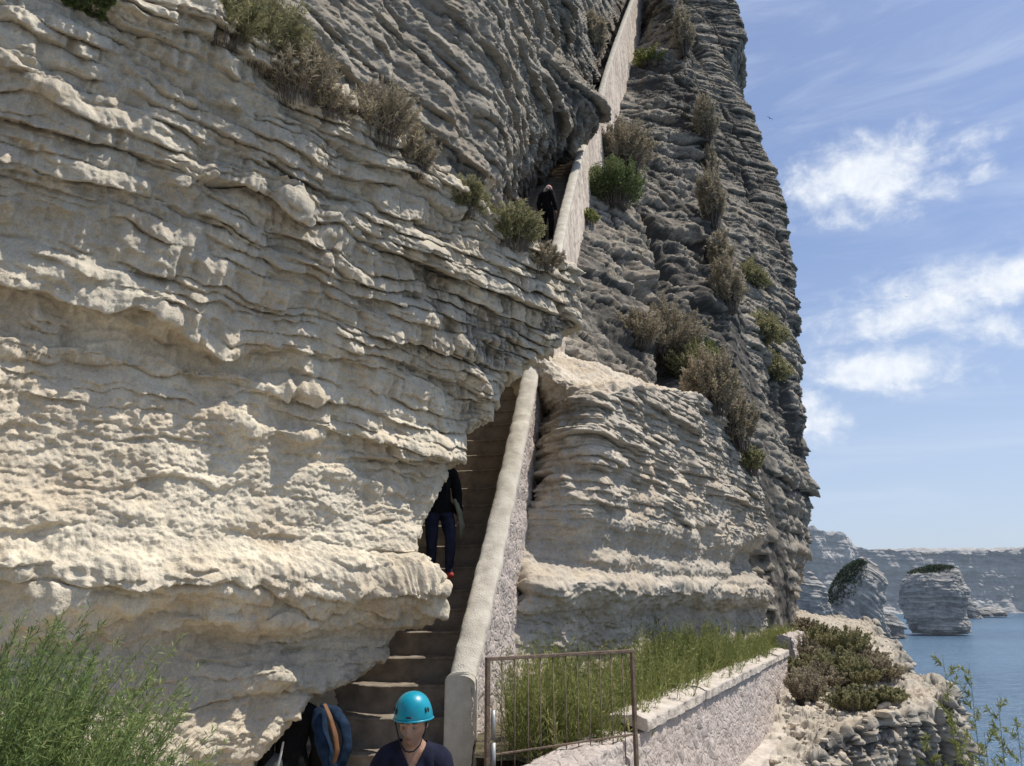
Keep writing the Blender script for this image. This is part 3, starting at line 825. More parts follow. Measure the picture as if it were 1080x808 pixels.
def parapet():
    root = empty('parapet_wall', (xpar(7.7), 7.7, -1.6), 'long cream plastered parapet with rubble stone side climbing beside the cliff staircase', 'parapet')
    y = np.concatenate([np.linspace(PY0, 16, 520), np.linspace(16, 54, 500)[1:]])
    x = xpar(y); z = zpar(y)
    tx = np.gradient(x, y)
    nx, ny = 1 / np.sqrt(1 + tx ** 2), -tx / np.sqrt(1 + tx ** 2)   # to the right
    W = .27
    a = np.linspace(0, math.pi, 15)
    prof = [(0.0, h) for h in np.linspace(-1.25, -.10, 16)] + [(W / 2 - W / 2 * math.cos(t), -.08 + .085 * math.sin(t)) for t in a] + [(W, -.10), (W, -.14)]
    prof = np.array(prof)
    wob = .03 * pn(y * .35, 3.3, .5) + .012 * pn(y * 1.7, .5, 7.5)
    P = np.stack([x[:, None] + nx[:, None] * prof[None, :, 0], y[:, None] + ny[:, None] * prof[None, :, 0], z[:, None] + wob[:, None] + prof[None, :, 1]], -1)
    N = grid_normals(P)
    D = .014 * pn(P[..., 0] * 5, P[..., 1] * 5, P[..., 2] * 5) + .006 * pn(P[..., 0] * 16, P[..., 1] * 16, P[..., 2] * 16)
    P = P + N * D[..., None]
    r, c = P.shape[:2]
    V = (P - np.array(root.location)).reshape(-1, 3)
    F = grid_faces(r, c)[:, ::-1]
    mesh_from('coping', V, F, M['plaster'], root)
    # front end: plastered slab with a rounded head, a little wider than the rail
    f = prof.copy(); f[:, 0] = (f[:, 0] - W / 2) * 1.12 + W / 2; f[:, 1] += .01
    f = np.vstack([f, [(W * 1.06, -.5), (W * 1.06, -1.25)]])
    f = np.vstack([[(-W * .06, -1.75)], f, [(W * 1.06, -1.75)]])
    bm = bmesh.new(); vs = [bm.verts.new((p[0], 0, p[1])) for p in f]
    fc = bm.faces.new(vs); ex = bmesh.ops.extrude_face_region(bm, geom=[fc])
    for v in ex['geom']:
        if isinstance(v, bmesh.types.BMVert): v.co.y += .22
    bmesh.ops.recalc_face_normals(bm, faces=bm.faces)
    es = [e for e in bm.edges if abs(e.verts[0].co.y - e.verts[1].co.y) < .001 and e.verts[0].co.y < .01]
    bmesh.ops.bevel(bm, geom=es, offset=.012, segments=2, affect='EDGES')
    me = bpy.data.meshes.new('end_slab'); bm.to_mesh(me); bm.free(); me.materials.append(M['plaster'])
    o = bpy.data.objects.new('end_slab', me); C.objects.link(o); o.parent = root
    o.location = (0, -.02, z[0] - root.location.z)
    # rubble side
    hs = np.linspace(-.12, -5.0, 120)
    off = W - .035 + .05 * np.clip((-hs - .12) / 1.5, 0, 1.4)
    P = np.stack([x[:, None] + nx[:, None] * off[None], y[:, None] + ny[:, None] * off[None], z[:, None] + wob[:, None] + hs[None]], -1)
    p = [P[..., k] for k in range(3)]
    D = .030 * pn(p[0] * 4, p[1] * 4, p[2] * 4) + .022 * pn(p[0] * 10, p[1] * 10, p[2] * 10) + .014 * pn(p[0] * 22, p[1] * 22, p[2] * 22)
    P[..., 0] += D * (np.clip(-(hs + .12) * 6, 0, 1))[None]
    sp = int(np.searchsorted(y, 13.5))
    for nm, Q, mt in (('stone_face', P[:sp + 1], M['rubble']), ('plaster_face', P[sp:], M['pinkplaster'])):
        mesh_from(nm, (Q - np.array(root.location)).reshape(-1, 3), grid_faces(*Q.shape[:2])[:, ::-1], mt, root)
parapet()

def stairs():
    root = empty('stone_staircase', (xpar(7) - .7, 7.0, -2.3), 'steep flight of worn rock cut steps between the overhang and the parapet', 'staircase')
    protos = []
    for k in range(5):
        a = np.linspace(0, math.pi / 2, 7)
        r = .025
        prof = [(0.015, h) for h in np.linspace(-.42, -r, 12)] + [(r - r * math.cos(t), -r + r * math.sin(t)) for t in a[1:]] + [(d, 0) for d in np.linspace(r, .34, 8)[1:]]
        prof = np.array(prof)
        xs = np.linspace(-1.75, .06, 70)
        P = np.stack([xs[:, None] + 0 * prof[None, :, 0], prof[None, :, 0] + 0 * xs[:, None], prof[None, :, 1] + 0 * xs[:, None]], -1)
        s = k * 13.7
        wear = -.022 * np.exp(-((xs + .75) / .45) ** 2)
        P[..., 2] += (wear[:, None] + .014 * pn(P[..., 0] * 2.1 + s, .5, .5)) * (prof[None, :, 1] > -.15)
        P[..., 1] += .016 * pn(P[..., 0] * 2.5 + s, P[..., 2] * 4, 1.5) + .008 * pn(P[..., 0] * 9 + s, P[..., 2] * 12, 1.5)
        P[..., 2] += .006 * pn(P[..., 0] * 11 + s, P[..., 1] * 11, 2.5)
        o = mesh_from('step', P.reshape(-1, 3), grid_faces(*P.shape[:2])[:, ::-1], M['step'], root)
        protos.append(o)
    y = 6.97; k = 0; rs = random.Random(3)
    while y < 34 and k < 95:
        o = protos[k] if k < 5 else protos[rs.randrange(5)].copy()
        if k >= 5: C.objects.link(o)
        o.parent = root
        slope = 1 if y < 28 else 1.15
        o.location = Vector((float(xpar(y)), y, float(zpar(y)) - .86 - .36 * float(sst(7.5, 10.5, y)) + .32 * float(sst(13, 16, y)) + rs.uniform(-.02, .02))) - root.location
        o.rotation_euler.z = -.10 + rs.uniform(-.02, .02)
        STEP.append((y, o.location.z + root.location.z))
        y += .30; k += 1
STEP = []
stairs()
def step_z(y):
    return [z for (yy, z) in STEP if yy <= y + 1e-6][-1]

# ---- terrace wall
WX0, WY0, WS = .12, 5.25, .484
def wall_pt(y): return WX0 + WS * (y - WY0)
def rubble_box(name, y0, y1, th, ztop, zbot, mat, root, amp=.03, batter=.12, shift=0.0):
    d = np.array([WS, 1, 0]) / math.hypot(WS, 1); n = np.array([d[1], -d[0], 0])
    L = (y1 - y0) * math.hypot(WS, 1)
    ns = max(int(L / .03), 12)
    s = np.linspace(0, L, ns)
    H = ztop - zbot
    prof = [(-th, h) for h in np.linspace(zbot, ztop, 12)] + [(w, ztop + (.045 if name == 'coping_slab' else .012) * math.sin((w + th) / th * math.pi)) for w in np.linspace(-th, 0, 12)[1:-1]] + [(batter * t, ztop - H * t) for t in np.linspace(0, 1, int(H / .03) + 3)]
    prof = np.array(prof)
    o0 = np.array([wall_pt(y0), y0, 0]) + n * shift
    P = o0 + d * s[:, None, None] + n * prof[None, :, 0, None]
    P[..., 2] = prof[None, :, 1]
    N = grid_normals(P)
    p = [P[..., k] for k in range(3)]
    D = amp * (pn(p[0] * 3.5, p[1] * 3.5, p[2] * 3.5) + .7 * pn(p[0] * 9, p[1] * 9, p[2] * 9) + .4 * pn(p[0] * 21, p[1] * 21, p[2] * 21))
    P = P - N * D[..., None]
    cap = lambda row: np.stack([row.mean(0) + (row - row.mean(0)) * f for f in (.02, .5, .9, .995)])
    P = np.concatenate([cap(P[0]), P, cap(P[-1])[::-1]], 0)
    r, c = P.shape[:2]
    return mesh_from(name, P.reshape(-1, 3) - np.array(root.location), grid_faces(r, c)[:, ::-1], mat, root)
tw = empty('terrace_wall', (wall_pt(10), 10, -2.3), 'low pinkish grey rubble wall with slab coping holding back the green terrace', 'wall')
rubble_box('stone_face', 5.2, 16.5, .36, -1.15, -2.7, M['rubble'], tw)
cy = [7.35, 9.6, 11.7, 13.6, 15.2, 16.6]
for a, b in zip(cy, cy[1:]):
    rubble_box('coping_slab', a + .012, b - .012, .44, -1.055 + random.uniform(-.012, .012), -1.145, M['pinkstone'], tw, .028, 0, .035 + random.uniform(-.02, .02))
ft = rubble_box('footing', 8.0, 15.6, .3, -2.12, -2.75, M['pinkstone'], tw, .03, .12, .30)
wp = empty('wall_stub', (wall_pt(17.4), 17.4, -1.6), 'short pale wall stub standing just beyond the end of the terrace wall', 'wall')
rubble_box('stone_face', 17.1, 19.2, .30, -.80, -1.9, M['rubble'], wp, .07, .10, .06)

# ---- gate
def gate():
    A, B = Vector((-.18, 6.05, 0)), Vector((1.03, 6.97, 0))
    root = empty('metal_gate', (A.x, A.y, -1.75), 'rusty brown barred metal gate standing beside the foot of the parapet', 'gate')
    R0 = Vector(root.location)
    zt, zb, zr = -.455, -1.75, -1.10
    d = (B - A).normalized(); ang = math.atan2(d.y, d.x); rot = Matrix.Rotation(ang, 3, 'Z')
    L = (B - A).length
    def P(t, z): return A + d * (L * t) + Vector((0, 0, z)) - R0
    MB().box(P(0, (zt + zb) / 2), (.034, .030, zt - zb), rot, .004).build('post', M['rust'], root, False)
    MB().box(P(1, (zt + zb) / 2), (.034, .030, zt - zb), rot, .004).build('post', M['rust'], root, False)
    MB().box(P(.5, zt + .012), (L + .034, .032, .026), rot, .004).build('top_rail', M['rust'], root, False)
    MB().box(P(.5, zr), (L - .04, .018, .014), rot, .003).build('lower_rail', M['rust'], root, False)
    MB().box(P(.5, zb + .05), (L - .05, .03, .03), rot, .003).build('lower_rail', M['rust'], root, False)
    for k in range(1, 12):
        t = k / 12 + random.uniform(-.003, .003)
        MB().tube([P(t, zb + .06), P(t, (zt + zb) / 2) + d * random.uniform(-.004, .004), P(t, zt)], .0050, 6).build('bar', M['rust'], root)
    MB().tube([P(.035, -1.25), P(.035, -1.02)], .021, 10).build('hinge', M['steel'], root)
    MB().tube([P(.035, -1.0), P(.035, -.80)], .017, 10).build('hinge', M['steel'], root)
    MB().box(P(.0, -1.42) + Vector((.02, -.03, 0)), (.06, .03, .12), rot, .006).build('lock', M['steel'], root)
gate()

# ---- terrace soil
def terrace():
    n, m = 160, 60
    y = np.linspace(6.95, 19.5, n)[:, None]
    xl = np.maximum(xpar(y) + .15, LP0[0] + (LP1[0] - LP0[0]) / (LP1[1] - LP0[1]) * (y - LP0[1]) - .6)
    xl = np.where(y < 8.5, xpar(np.maximum(y, 7.7)) + .30, xl)
    xr = wall_pt(y) - .15
    t = np.linspace(0, 1, m)[None]
    x = xl * (1 - t) + xr * t
    z = -1.42 + .12 * pn(x, y + 0 * x, .5) + .02 * (y - 6) + .05 * pn(x * 4, y * 4 + 0 * x, .5) + .15 * (1 - t)
    P = np.stack([x, y + 0 * x, z], -1)
    tag(mesh_from('terrace_ground', P.reshape(-1, 3), grid_faces(n, m), M['soil']), kind='structure')
    return P
M['soil'] = plain_mat('dry_soil', (.16, .13, .09), 1.0, scale=3, bump=.6, col2=(.10, .09, .05), spec=.05)
TP = terrace()

# ================================================================== vegetation
M['feather'] = leaf_mat('feathery_green', [(.09, .115, .035), (.17, .195, .06), (.27, .285, .095), (.42, .40, .17)], .45)
M['bluegreen'] = leaf_mat('blue_green_foliage', [(.07, .12, .05), (.16, .23, .085), (.28, .35, .125), (.46, .48, .21)], .5)
M['olive'] = leaf_mat('olive_scrub', [(.15, .145, .075), (.24, .23, .115), (.34, .32, .17), (.46, .41, .24)], .35)
M['dry'] = leaf_mat('dry_twigs', [(.19, .16, .115), (.30, .255, .18), (.42, .36, .25), (.55, .48, .34)], .3)
M['dark'] = leaf_mat('dark_scrub', [(.025, .035, .018), (.045, .055, .025), (.075, .08, .04), (.11, .10, .06)], .15)
M['broad'] = leaf_mat('fresh_green_leaves', [(.07, .105, .035), (.115, .155, .055), (.18, .22, .09), (.28, .28, .13)], .35)
M['twig'] = plain_mat('grey_brown_twig', (.16, .13, .10), .9, scale=30)
M['greentwig'] = plain_mat('green_stem', (.10, .11, .045), .8, scale=30)

def stems_mesh(name, A, mid, B, r0, mat, parent):
    """thin three sided stems, quadratic curves; arrays (n,3)"""
    n = len(A); T = np.linspace(0, 1, 6)
    pts = np.stack([A * (1 - t) ** 2 + 2 * mid * t * (1 - t) + B * t ** 2 for t in T], 1)
    rad = (r0[:, None] * (1 - .8 * T)[None])[..., None, None]
    ring = np.array([[1, 0, 0], [-.5, .87, .0], [-.5, -.87, .0]])
    V = pts[:, :, None, :] + rad * ring[None, None]
    j = np.arange(5)[:, None]; k = np.arange(3)[None]
    f = np.stack([j * 3 + k, j * 3 + (k + 1) % 3, (j + 1) * 3 + (k + 1) % 3, (j + 1) * 3 + k], -1).reshape(-1, 4)
    F = (f[None] + (np.arange(n) * 18)[:, None, None]).reshape(-1, 4)
    return mesh_from(name, V.reshape(-1, 3), F, mat, parent)

def plant_arrays(rs, n, rad, hgt, spread, per, leaf, width, up=.6, start=.25, flat=1.0, lean=(0, 0), droop=0.0, fuzz=0.0):
    a = rs.uniform(0, 2 * math.pi, n); q = np.sqrt(rs.rand(n))
    base = np.stack([np.cos(a) * q * rad[0] * .45, np.sin(a) * q * rad[1] * .45, 0 * a], 1)
    h = hgt * (1 - .45 * q ** 2) * rs.uniform(.65, 1.08, n)
    tip = np.stack([np.cos(a) * q * rad[0] * spread + lean[0] * h + rs.normal(size=n) * rad[0] * .10, np.sin(a) * q * rad[1] * spread + lean[1] * h + rs.normal(size=n) * rad[1] * .10, h - droop * q * hgt], 1)
    mid = (base + tip) / 2 + np.stack([-(tip - base)[:, 0] * .22, -(tip - base)[:, 1] * .22, .12 * h], 1) + rs.normal(size=(n, 3)) * .04 * hgt
    t = rs.uniform(start, 1.0, (n, per)) ** .8
    t = t[..., None]
    P = base[:, None] * (1 - t) ** 2 + 2 * mid[:, None] * t * (1 - t) + tip[:, None] * t ** 2
    Tn = (2 * (1 - t) * (mid - base)[:, None] + 2 * t * (tip - mid)[:, None]); Tn /= np.maximum(np.linalg.norm(Tn, axis=-1, keepdims=True), 1e-6)
    P = P + rs.normal(size=P.shape) * fuzz * (1.15 - t)
    dr = Tn * up + rs.normal(size=P.shape) * .55
    L = leaf * rs.uniform(.5, 1.25, (n, per)) * (1.15 - .5 * t[..., 0])
    cl = pn(P[..., 0] / max(rad) * 2.2, P[..., 1] / max(rad) * 2.2, P[..., 2] / max(rad) * 2.2 + rs.rand() * 9)
    var = np.clip(.45 + .45 * cl + rs.normal(size=L.shape) * .16 + .15 * (t[..., 0] - .6), 0, 1)
    return base, mid, tip, P.reshape(-1, 3), dr.reshape(-1, 3), L.ravel(), var.ravel(), width

def shrub(loc, rad, hgt, label, n=60, per=60, leaf=.08, width=.012, mat='olive', twig='twig', name='shrub', group=None, cat='shrub', seed=1, spread=1.0, up=.6, start=.25, lean=(0, 0), rstem=.006, droop=0.0, fuzz=0.0):
    rs = np.random.RandomState(seed)
    root = empty(name, loc, label, cat, group)
    b, m, t, P, d, L, var, w = plant_arrays(rs, n, rad, hgt, spread, per, leaf, width, up, start, lean=lean, droop=droop, fuzz=fuzz)
    stems_mesh('stems', b, m, t, np.full(n, rstem) * rs.uniform(.6, 1.2, n), M[twig], root)
    leaf_mesh('foliage', P, d, L, np.full(len(L), width) * rs.uniform(.7, 1.3, len(L)), M[mat], root, var, seed=seed)
    return root

bpy.context.view_layer.update()
DG = bpy.context.evaluated_depsgraph_get()
def hit(u, v):
    a, b = rt(u, v)
    d = Vector((a, 1, b)).normalized()
    ok, p, nrm, *_ = bpy.context.scene.ray_cast(DG, Vector((0, 0, 0)) + d * 2.0, d)
    return (p, nrm) if ok else (None, None)
def on_rock(u, v, wpx, hpx, label, sink=.05, **kw):
    p, nrm = hit(u, v)
    if p is None or p.y > 200:
        print('MISS', u, v, label); return
    s = p.y / F_PX / .93
    kw.setdefault('seed', int(u * 7 + v))
    w = wpx * s / 2 * 1.1; hpx = hpx * 1.12; kw['leaf'] = kw.get('leaf', .08) * .8; kw.setdefault('fuzz', .05 * w); kw['per'] = int(kw.get('per', 60) * 1.25)
    small = max(s * 1.15, .006)
    kw.setdefault('width', small); kw.setdefault('rstem', max(s * .45, .004))
    return shrub(tuple(p - Vector((0, 0, sink))), (w, w * .8), hpx * s, label, **kw)

GT = 'shrubs along the top of the near cliff'
on_rock(228, 45, 105, 80, 'grey green dry shrub leftmost on the ledge above the pale cliff', n=110, per=90, leaf=.11, mat='olive', group=GT)
on_rock(272, 74, 110, 104, 'tall grey green shrub mass at the crest of the pale cliff, below the top edge', n=130, per=90, leaf=.11, mat='olive', group=GT)
on_rock(312, 106, 84, 80, 'yellowish dry shrub on the crest between the tall grey green shrub and the brown one', n=110, per=80, leaf=.10, mat='dry', group=GT)
on_rock(345, 122, 60, 40, 'low straw coloured tuft in the middle of the crest of the pale cliff', n=70, per=60, leaf=.10, mat='dry', group=GT)
on_rock(398, 153, 86, 80, 'rounded brown dead shrub on the crest of the pale cliff', n=130, per=80, leaf=.10, mat='dry', group=GT)
on_rock(436, 182, 50, 56, 'narrow tan dry shrub just right of the rounded brown dead shrub', n=80, per=70, leaf=.10, mat='dry', group=GT)
on_rock(490, 228, 56, 44, 'small olive green shrub on the lower part of the sloping crest', n=90, per=70, leaf=.10, mat='olive', group=GT)
on_rock(540, 262, 70, 52, 'low olive shrub near the point of the crest, below the upper walker', n=110, per=80, leaf=.10, mat='olive', group=GT)
on_rock(574, 283, 40, 30, 'small tan tuft at the very tip of the crest beside the parapet', n=60, per=60, leaf=.09, mat='dry', group=GT)
on_rock(95, 6, 62, 13, 'fresh green leafy plant on the rock at the top left', n=50, per=60, leaf=.06, width=.035, mat='broad', name='leafy_plant', cat='plant')
GU = 'shrubs on the cliff around the upper stairs'
on_rock(655, 182, 76, 58, 'dry brown hanging shrub against the outer side of the upper parapet', n=150, per=90, leaf=.22, mat='dry', group=GU)
on_rock(648, 218, 66, 56, 'bright green leafy shrub directly under the dry brown shrub by the upper parapet', n=150, per=90, leaf=.15, mat='broad', group=GU, fuzz=.16, up=.4)
on_rock(620, 236, 24, 18, 'tiny green tuft at the foot of the upper parapet', n=30, per=40, leaf=.14, mat='feather', group=GU)
on_rock(686, 70, 40, 22, 'small green plant on the cliff right of the topmost parapet', n=50, per=60, leaf=.2, mat='feather', group=GU)
on_rock(722, 60, 26, 70, 'thin dry shrub hanging in the gap behind the topmost ridge', n=70, per=70, leaf=.3, mat='dry', group=GU)
on_rock(746, 150, 26, 60, 'narrow brown shrub high in the gully behind the ridge', n=70, per=70, leaf=.28, mat='dry', group=GU)
on_rock(752, 240, 30, 70, 'tall narrow brown shrub halfway down the gully', n=80, per=70, leaf=.28, mat='dry', group=GU)
on_rock(768, 330, 36, 60, 'brown shrub at the lower end of the gully behind the ridge', n=80, per=70, leaf=.28, mat='dry', group=GU)
on_rock(790, 296, 44, 26, 'olive tuft hanging on the headland face, highest of three', n=90, per=80, leaf=.16, mat='olive', group=GU, fuzz=.2, droop=.6)
on_rock(806, 352, 46, 30, 'olive tuft hanging on the headland face, middle of three', n=90, per=80, leaf=.16, mat='olive', group=GU, fuzz=.2, droop=.6)
on_rock(812, 392, 42, 24, 'olive tuft hanging on the headland face, lowest of three', n=90, per=80, leaf=.16, mat='olive', group=GU, fuzz=.2, droop=.6)
on_rock(628, 58, 30, 62, 'grey grass tussock left of the topmost parapet in the rock cleft', n=90, per=60, leaf=.4, mat='dry', group=GU)
GL = 'shrubs along the top of the lower right rock'
on_rock(672, 366, 56, 42, 'pale dry shrub at the left end of the lower right rock top', n=110, per=80, leaf=.12, mat='dry', group=GL)
on_rock(706, 384, 74, 66, 'big brown dry shrub on top of the lower right rock', n=170, per=90, leaf=.13, mat='dry', group=GL)
on_rock(742, 402, 44, 46, 'green shrub between two brown ones on the lower right rock', n=110, per=80, leaf=.12, mat='feather', group=GL)
on_rock(752, 436, 60, 66, 'long brown shrub trailing down the right edge of the lower right rock', n=150, per=90, leaf=.14, mat='dry', group=GL)
on_rock(778, 474, 44, 60, 'lowest brown shrub on the right edge of the lower right rock', n=110, per=80, leaf=.14, mat='dry', group=GL)
on_rock(692, 372, 44, 34, 'short straw tuft between the pale dry shrub and the big brown one', n=80, per=80, leaf=.11, mat='dry', group=GL)
on_rock(728, 400, 46, 40, 'olive shrub close to the right side of the big brown dry shrub', n=90, per=80, leaf=.12, mat='olive', group=GL)
on_rock(766, 456, 44, 46, 'tan shrub between the long brown shrub and the lowest brown one', n=90, per=80, leaf=.12, mat='dry', group=GL)
on_rock(790, 500, 30, 30, 'small olive shrub below the lowest brown shrub on the right edge', n=60, per=70, leaf=.12, mat='olive', group=GL)
on_rock(762, 290, 26, 50, 'grey brown shrub in the gully above its lower end', n=70, per=70, leaf=.24, mat='dry', group=GU)
on_rock(748, 195, 24, 50, 'thin tan shrub in the gully between the two narrow brown ones', n=60, per=70, leaf=.24, mat='dry', group=GU)
GH = 'scrub on the headland by the sea'
for k, (u, v, w, h, mt, lb) in enumerate([
    (846, 700, 34, 36, 'dry', 'brown dry scrub just right of the wall stub'), (866, 684, 46, 30, 'olive', 'olive scrub at the top of the headland slope'),
    (892, 690, 52, 34, 'olive', 'olive scrub on the seaward crest of the headland'), (880, 712, 60, 34, 'olive', 'rounded green scrub in the middle of the headland slope'),
    (906, 722, 44, 32, 'olive', 'olive scrub above the layered rock ledge'), (850, 742, 36, 44, 'dry', 'brown scrub low beside the path end of the wall'),
    (900, 746, 50, 26, 'olive', 'flat olive scrub on the rim of the layered ledge'), (930, 716, 40, 26, 'dry', 'tan scrub nearest the sea on the headland rim'),
    (852, 668, 30, 20, 'dry', 'small dry scrub at the foot of the dark cliff edge'), (838, 720, 24, 30, 'olive', 'narrow olive scrub against the outer end of the terrace wall'), (912, 700, 44, 22, 'dry', 'low straw scrub on the seaward slope above the olive bushes'),
    (866, 724, 50, 30, 'dry', 'brown scrub in the hollow left of the rounded green scrub'), (934, 738, 40, 18, 'olive', 'small green scrub on the layered ledge nearest the water')]):
    on_rock(u, v, w * 1.0, h * .72, lb, n=80, per=80, leaf=.085, mat=mt, group=GH)

# loose angular stones on the path and the slope
def loose_stones():
    rs = np.random.RandomState(12); Vs, Fs, k0 = [], [], 0
    bm = bmesh.new(); bmesh.ops.create_icosphere(bm, subdivisions=2, radius=1); bv = np.array([v.co[:] for v in bm.verts]); bf = np.array([[v.index for v in f.verts] for f in bm.faces]); bm.free()
    bf = np.concatenate([bf, bf[:, 2:]], 1)[:, [0, 1, 2]]
    n = 0
    while n < 520:
        u, v = rs.uniform(770, 960), rs.uniform(662, 812)
        p, nr = hit(u, v)
        if p is None or p.y > 40 or p.y < 11 or nr.z < .55 or p.x < wall_pt(min(p.y, 17)) + .25: n += .2; continue
        r = .028 * math.exp(rs.normal() * .55) * (1.5 if rs.rand() < .1 else 1)
        q = bv * (1 + .30 * pn(bv[:, 0] * 1.3 + n * 3.1, bv[:, 1] * 1.3, bv[:, 2] * 1.3)[:, None])
        q = np.sign(q) * np.abs(q) ** .8
        a = rs.uniform(0, 6.28); R = np.array([[math.cos(a), -math.sin(a), 0], [math.sin(a), math.cos(a), 0], [0, 0, 1]])
        q = (q * np.array([1, rs.uniform(.6, 1), rs.uniform(.35, .7)]) * r) @ R.T + np.array(p) + np.array([0, 0, r * .25])
        Vs.append(q); Fs.append(bf + k0); k0 += len(bv); n += 1
    o = mesh_from('loose_stones', np.vstack(Vs), np.vstack(Fs), M['rock_right'], None, False, {'grey': ('POINT', np.full(k0, .15)), 'dark': ('POINT', np.zeros(k0))})
    tag(o, 'pale loose stones strewn on the path and slope outside the wall', 'rubble', kind='stuff')
loose_stones()

# feathery cover on the terrace
def cover():
    rs = np.random.RandomState(4)
    n, per = 3600, 60
    i = rs.randint(0, TP.shape[0], n); j = rs.randint(3, TP.shape[1] - 1, n)
    b = TP[i, j] + rs.normal(size=(n, 3)) * np.array([.05, .05, 0]) - np.array([0, 0, .05])
    keep = b[:, 1] > 6.45 + .6 * np.clip(b[:, 0], 0, 2); keep &= (pn(b[:, 0] * 1.6, b[:, 1] * 1.6, 2.5) > -.30) | (rs.rand(n) < .25); keep &= (b[:, 1] > 9) | ((b[:, 0] / b[:, 1] > -.004) & (b[:, 0] > xpar(b[:, 1]) + .42)); b = b[keep]; n = len(b)
    h = rs.uniform(.32, .82, n) * .9 * (1 + .65 * pn(b[:, 0] * 1.4, b[:, 1] * 1.4, .5)) * np.where(b[:, 1] > 15, .75, 1)
    ln = rs.normal(size=(n, 2)) * .16 + np.array([.06, -.04])
    tip = b + np.stack([ln[:, 0] * h, ln[:, 1] * h, h], 1) + np.stack([pn(b[:, 0] * 2, b[:, 1] * 2, 3.5) * .15, 0 * h, 0 * h], 1)
    mid = (b + tip) / 2 + rs.normal(size=(n, 3)) * .03
    t = rs.uniform(.12, 1, (n, per))[..., None]
    P = b[:, None] * (1 - t) ** 2 + 2 * mid[:, None] * t * (1 - t) + tip[:, None] * t ** 2
    P = P + rs.normal(size=P.shape) * .022 * (1.2 - t)
    dr = (tip - b)[:, None] / h[:, None, None] * .9 + rs.normal(size=P.shape) * .5
    L = .085 * rs.uniform(.6, 1.3, (n, per)) * (1.15 - .5 * t[..., 0])
    cl = pn(b[:, 0] * 1.3, b[:, 1] * 1.3, 7.5)[:, None]
    var = np.clip(.42 + .4 * cl + rs.normal(size=L.shape) * .14 + .2 * (t[..., 0] - .5), 0, 1)
    V1 = leaf_arrays(P.reshape(-1, 3), dr.reshape(-1, 3), L.ravel(), np.full(L.size, .0085), rs)
    V2 = leaf_arrays(b, tip - b, np.linalg.norm(tip - b, axis=1), np.full(n, .010), rs)
    dry = rs.rand(n) < .10
    var[dry] = np.clip(var[dry] + .45, 0, 1)
    V = np.vstack([V1, V2]); vv = np.concatenate([var.ravel(), np.where(dry, .95, .3)])
    o = mesh_from('tall_grass', V, np.arange(len(V)).reshape(-1, 4), M['feather'], None, False, {'var': ('FACE', vv)})
    tag(o, 'feathery yellow green plants filling the terrace behind the gate and the low wall', 'ground cover', kind='stuff')
cover()

# large feathery bush at the lower left and stalks at the lower right
shrub((-2.25, 3.35, -1.95), (1.2, .9), 1.78, 'big feathery blue green bush in the lower left foreground', n=1500, per=190, leaf=.06, width=.0052, fuzz=.028, lean=(.12, 0), mat='bluegreen', twig='greentwig', name='bush', cat='bush', seed=3, spread=.95, up=.7, start=.30, rstem=.004)
shrub((-1.55, 3.05, -1.95), (.62, .6), 1.28, 'smaller feathery green bush in front at the right side of the big lower left bush', n=700, per=170, leaf=.055, width=.005, fuzz=.026, lean=(.15, 0), mat='bluegreen', twig='greentwig', name='bush', cat='bush', seed=8, spread=.95, up=.75, start=.35, rstem=.005)

def stalk(loc, h, lean, label, seed):
    rs = np.random.RandomState(seed)
    root = empty('stalk_plant', loc, label, 'plant', 'leafy stalks in the lower right foreground')
    A = np.zeros((1, 3)); B = np.array([[lean[0], lean[1], h]]); Mi = B * .5 + np.array([[-.3 * lean[0], .02, .02]])
    ns = 26
    t = np.linspace(.30, .97, ns)[:, None]
    Pb = 2 * Mi * t * (1 - t) + B * t ** 2
    a = rs.uniform(0, 6.28, ns); Ls = (.16 * (1.15 - t[:, 0]) + .02) * rs.uniform(.7, 1.2, ns)
    tip = Pb + np.stack([np.cos(a) * Ls * .7, np.sin(a) * Ls * .7, Ls * .75], 1)
    stems_mesh('stems', np.vstack([A, Pb]), np.vstack([Mi, (Pb + tip) / 2 - np.array([0, 0, .01])]), np.vstack([B, tip]), np.r_[.0045, np.full(ns, .0018)], M['greentwig'], root)
    per = 34
    tt = rs.uniform(.1, 1, (ns, per))[..., None]
    Q = Pb[:, None] * (1 - tt) + tip[:, None] * tt
    dr = (tip - Pb)[:, None] / Ls[:, None, None] * .6 + rs.normal(size=Q.shape) * .5
    L = .026 * rs.uniform(.6, 1.3, (ns, per))
    leaf_mesh('foliage', Q.reshape(-1, 3), dr.reshape(-1, 3), L.ravel(), np.full(L.size, .0052), M['feather'], root, np.clip(.45 + rs.normal(size=L.size) * .2, 0, 1), seed=seed)
for k, (u, v, Y, ln, lb) in enumerate([
    (994, 690, 3.6, (.0, .0), 'tallest leafy stalk in the lower right corner, leftmost of the tall ones'), (1022, 700, 3.7, (.04, 0), 'tall leafy stalk second from the left in the lower right corner'),
    (1052, 735, 3.5, (.05, 0), 'mid height leafy stalk leaning right in the lower right corner'), (1072, 756, 3.4, (.05, 0), 'short leafy stalk at the right edge of the picture'),
    (976, 772, 3.6, (-.05, 0), 'short leafy stalk leaning left, leftmost in the lower right corner'), (1008, 752, 3.4, (-.01, 0), 'short leafy stalk between the two tallest stalks'),
    (1038, 772, 3.3, (.03, 0), 'lowest leafy stalk among the lower right plants')]):
    tp = at(u, v, Y); gz = -2.1
    stalk((tp.x - ln[0], Y - ln[1], gz), tp.z - gz, ln, lb, 40 + k)
shrub((1.92, 3.5, -2.15), (.42, .3), 1.36, 'leafy green clump at the foot of the tall stalks', n=70, per=90, leaf=.045, width=.006, mat='feather', twig='greentwig', name='bush', cat='bush', seed=21, spread=.9, up=.7, start=.3, rstem=.003)

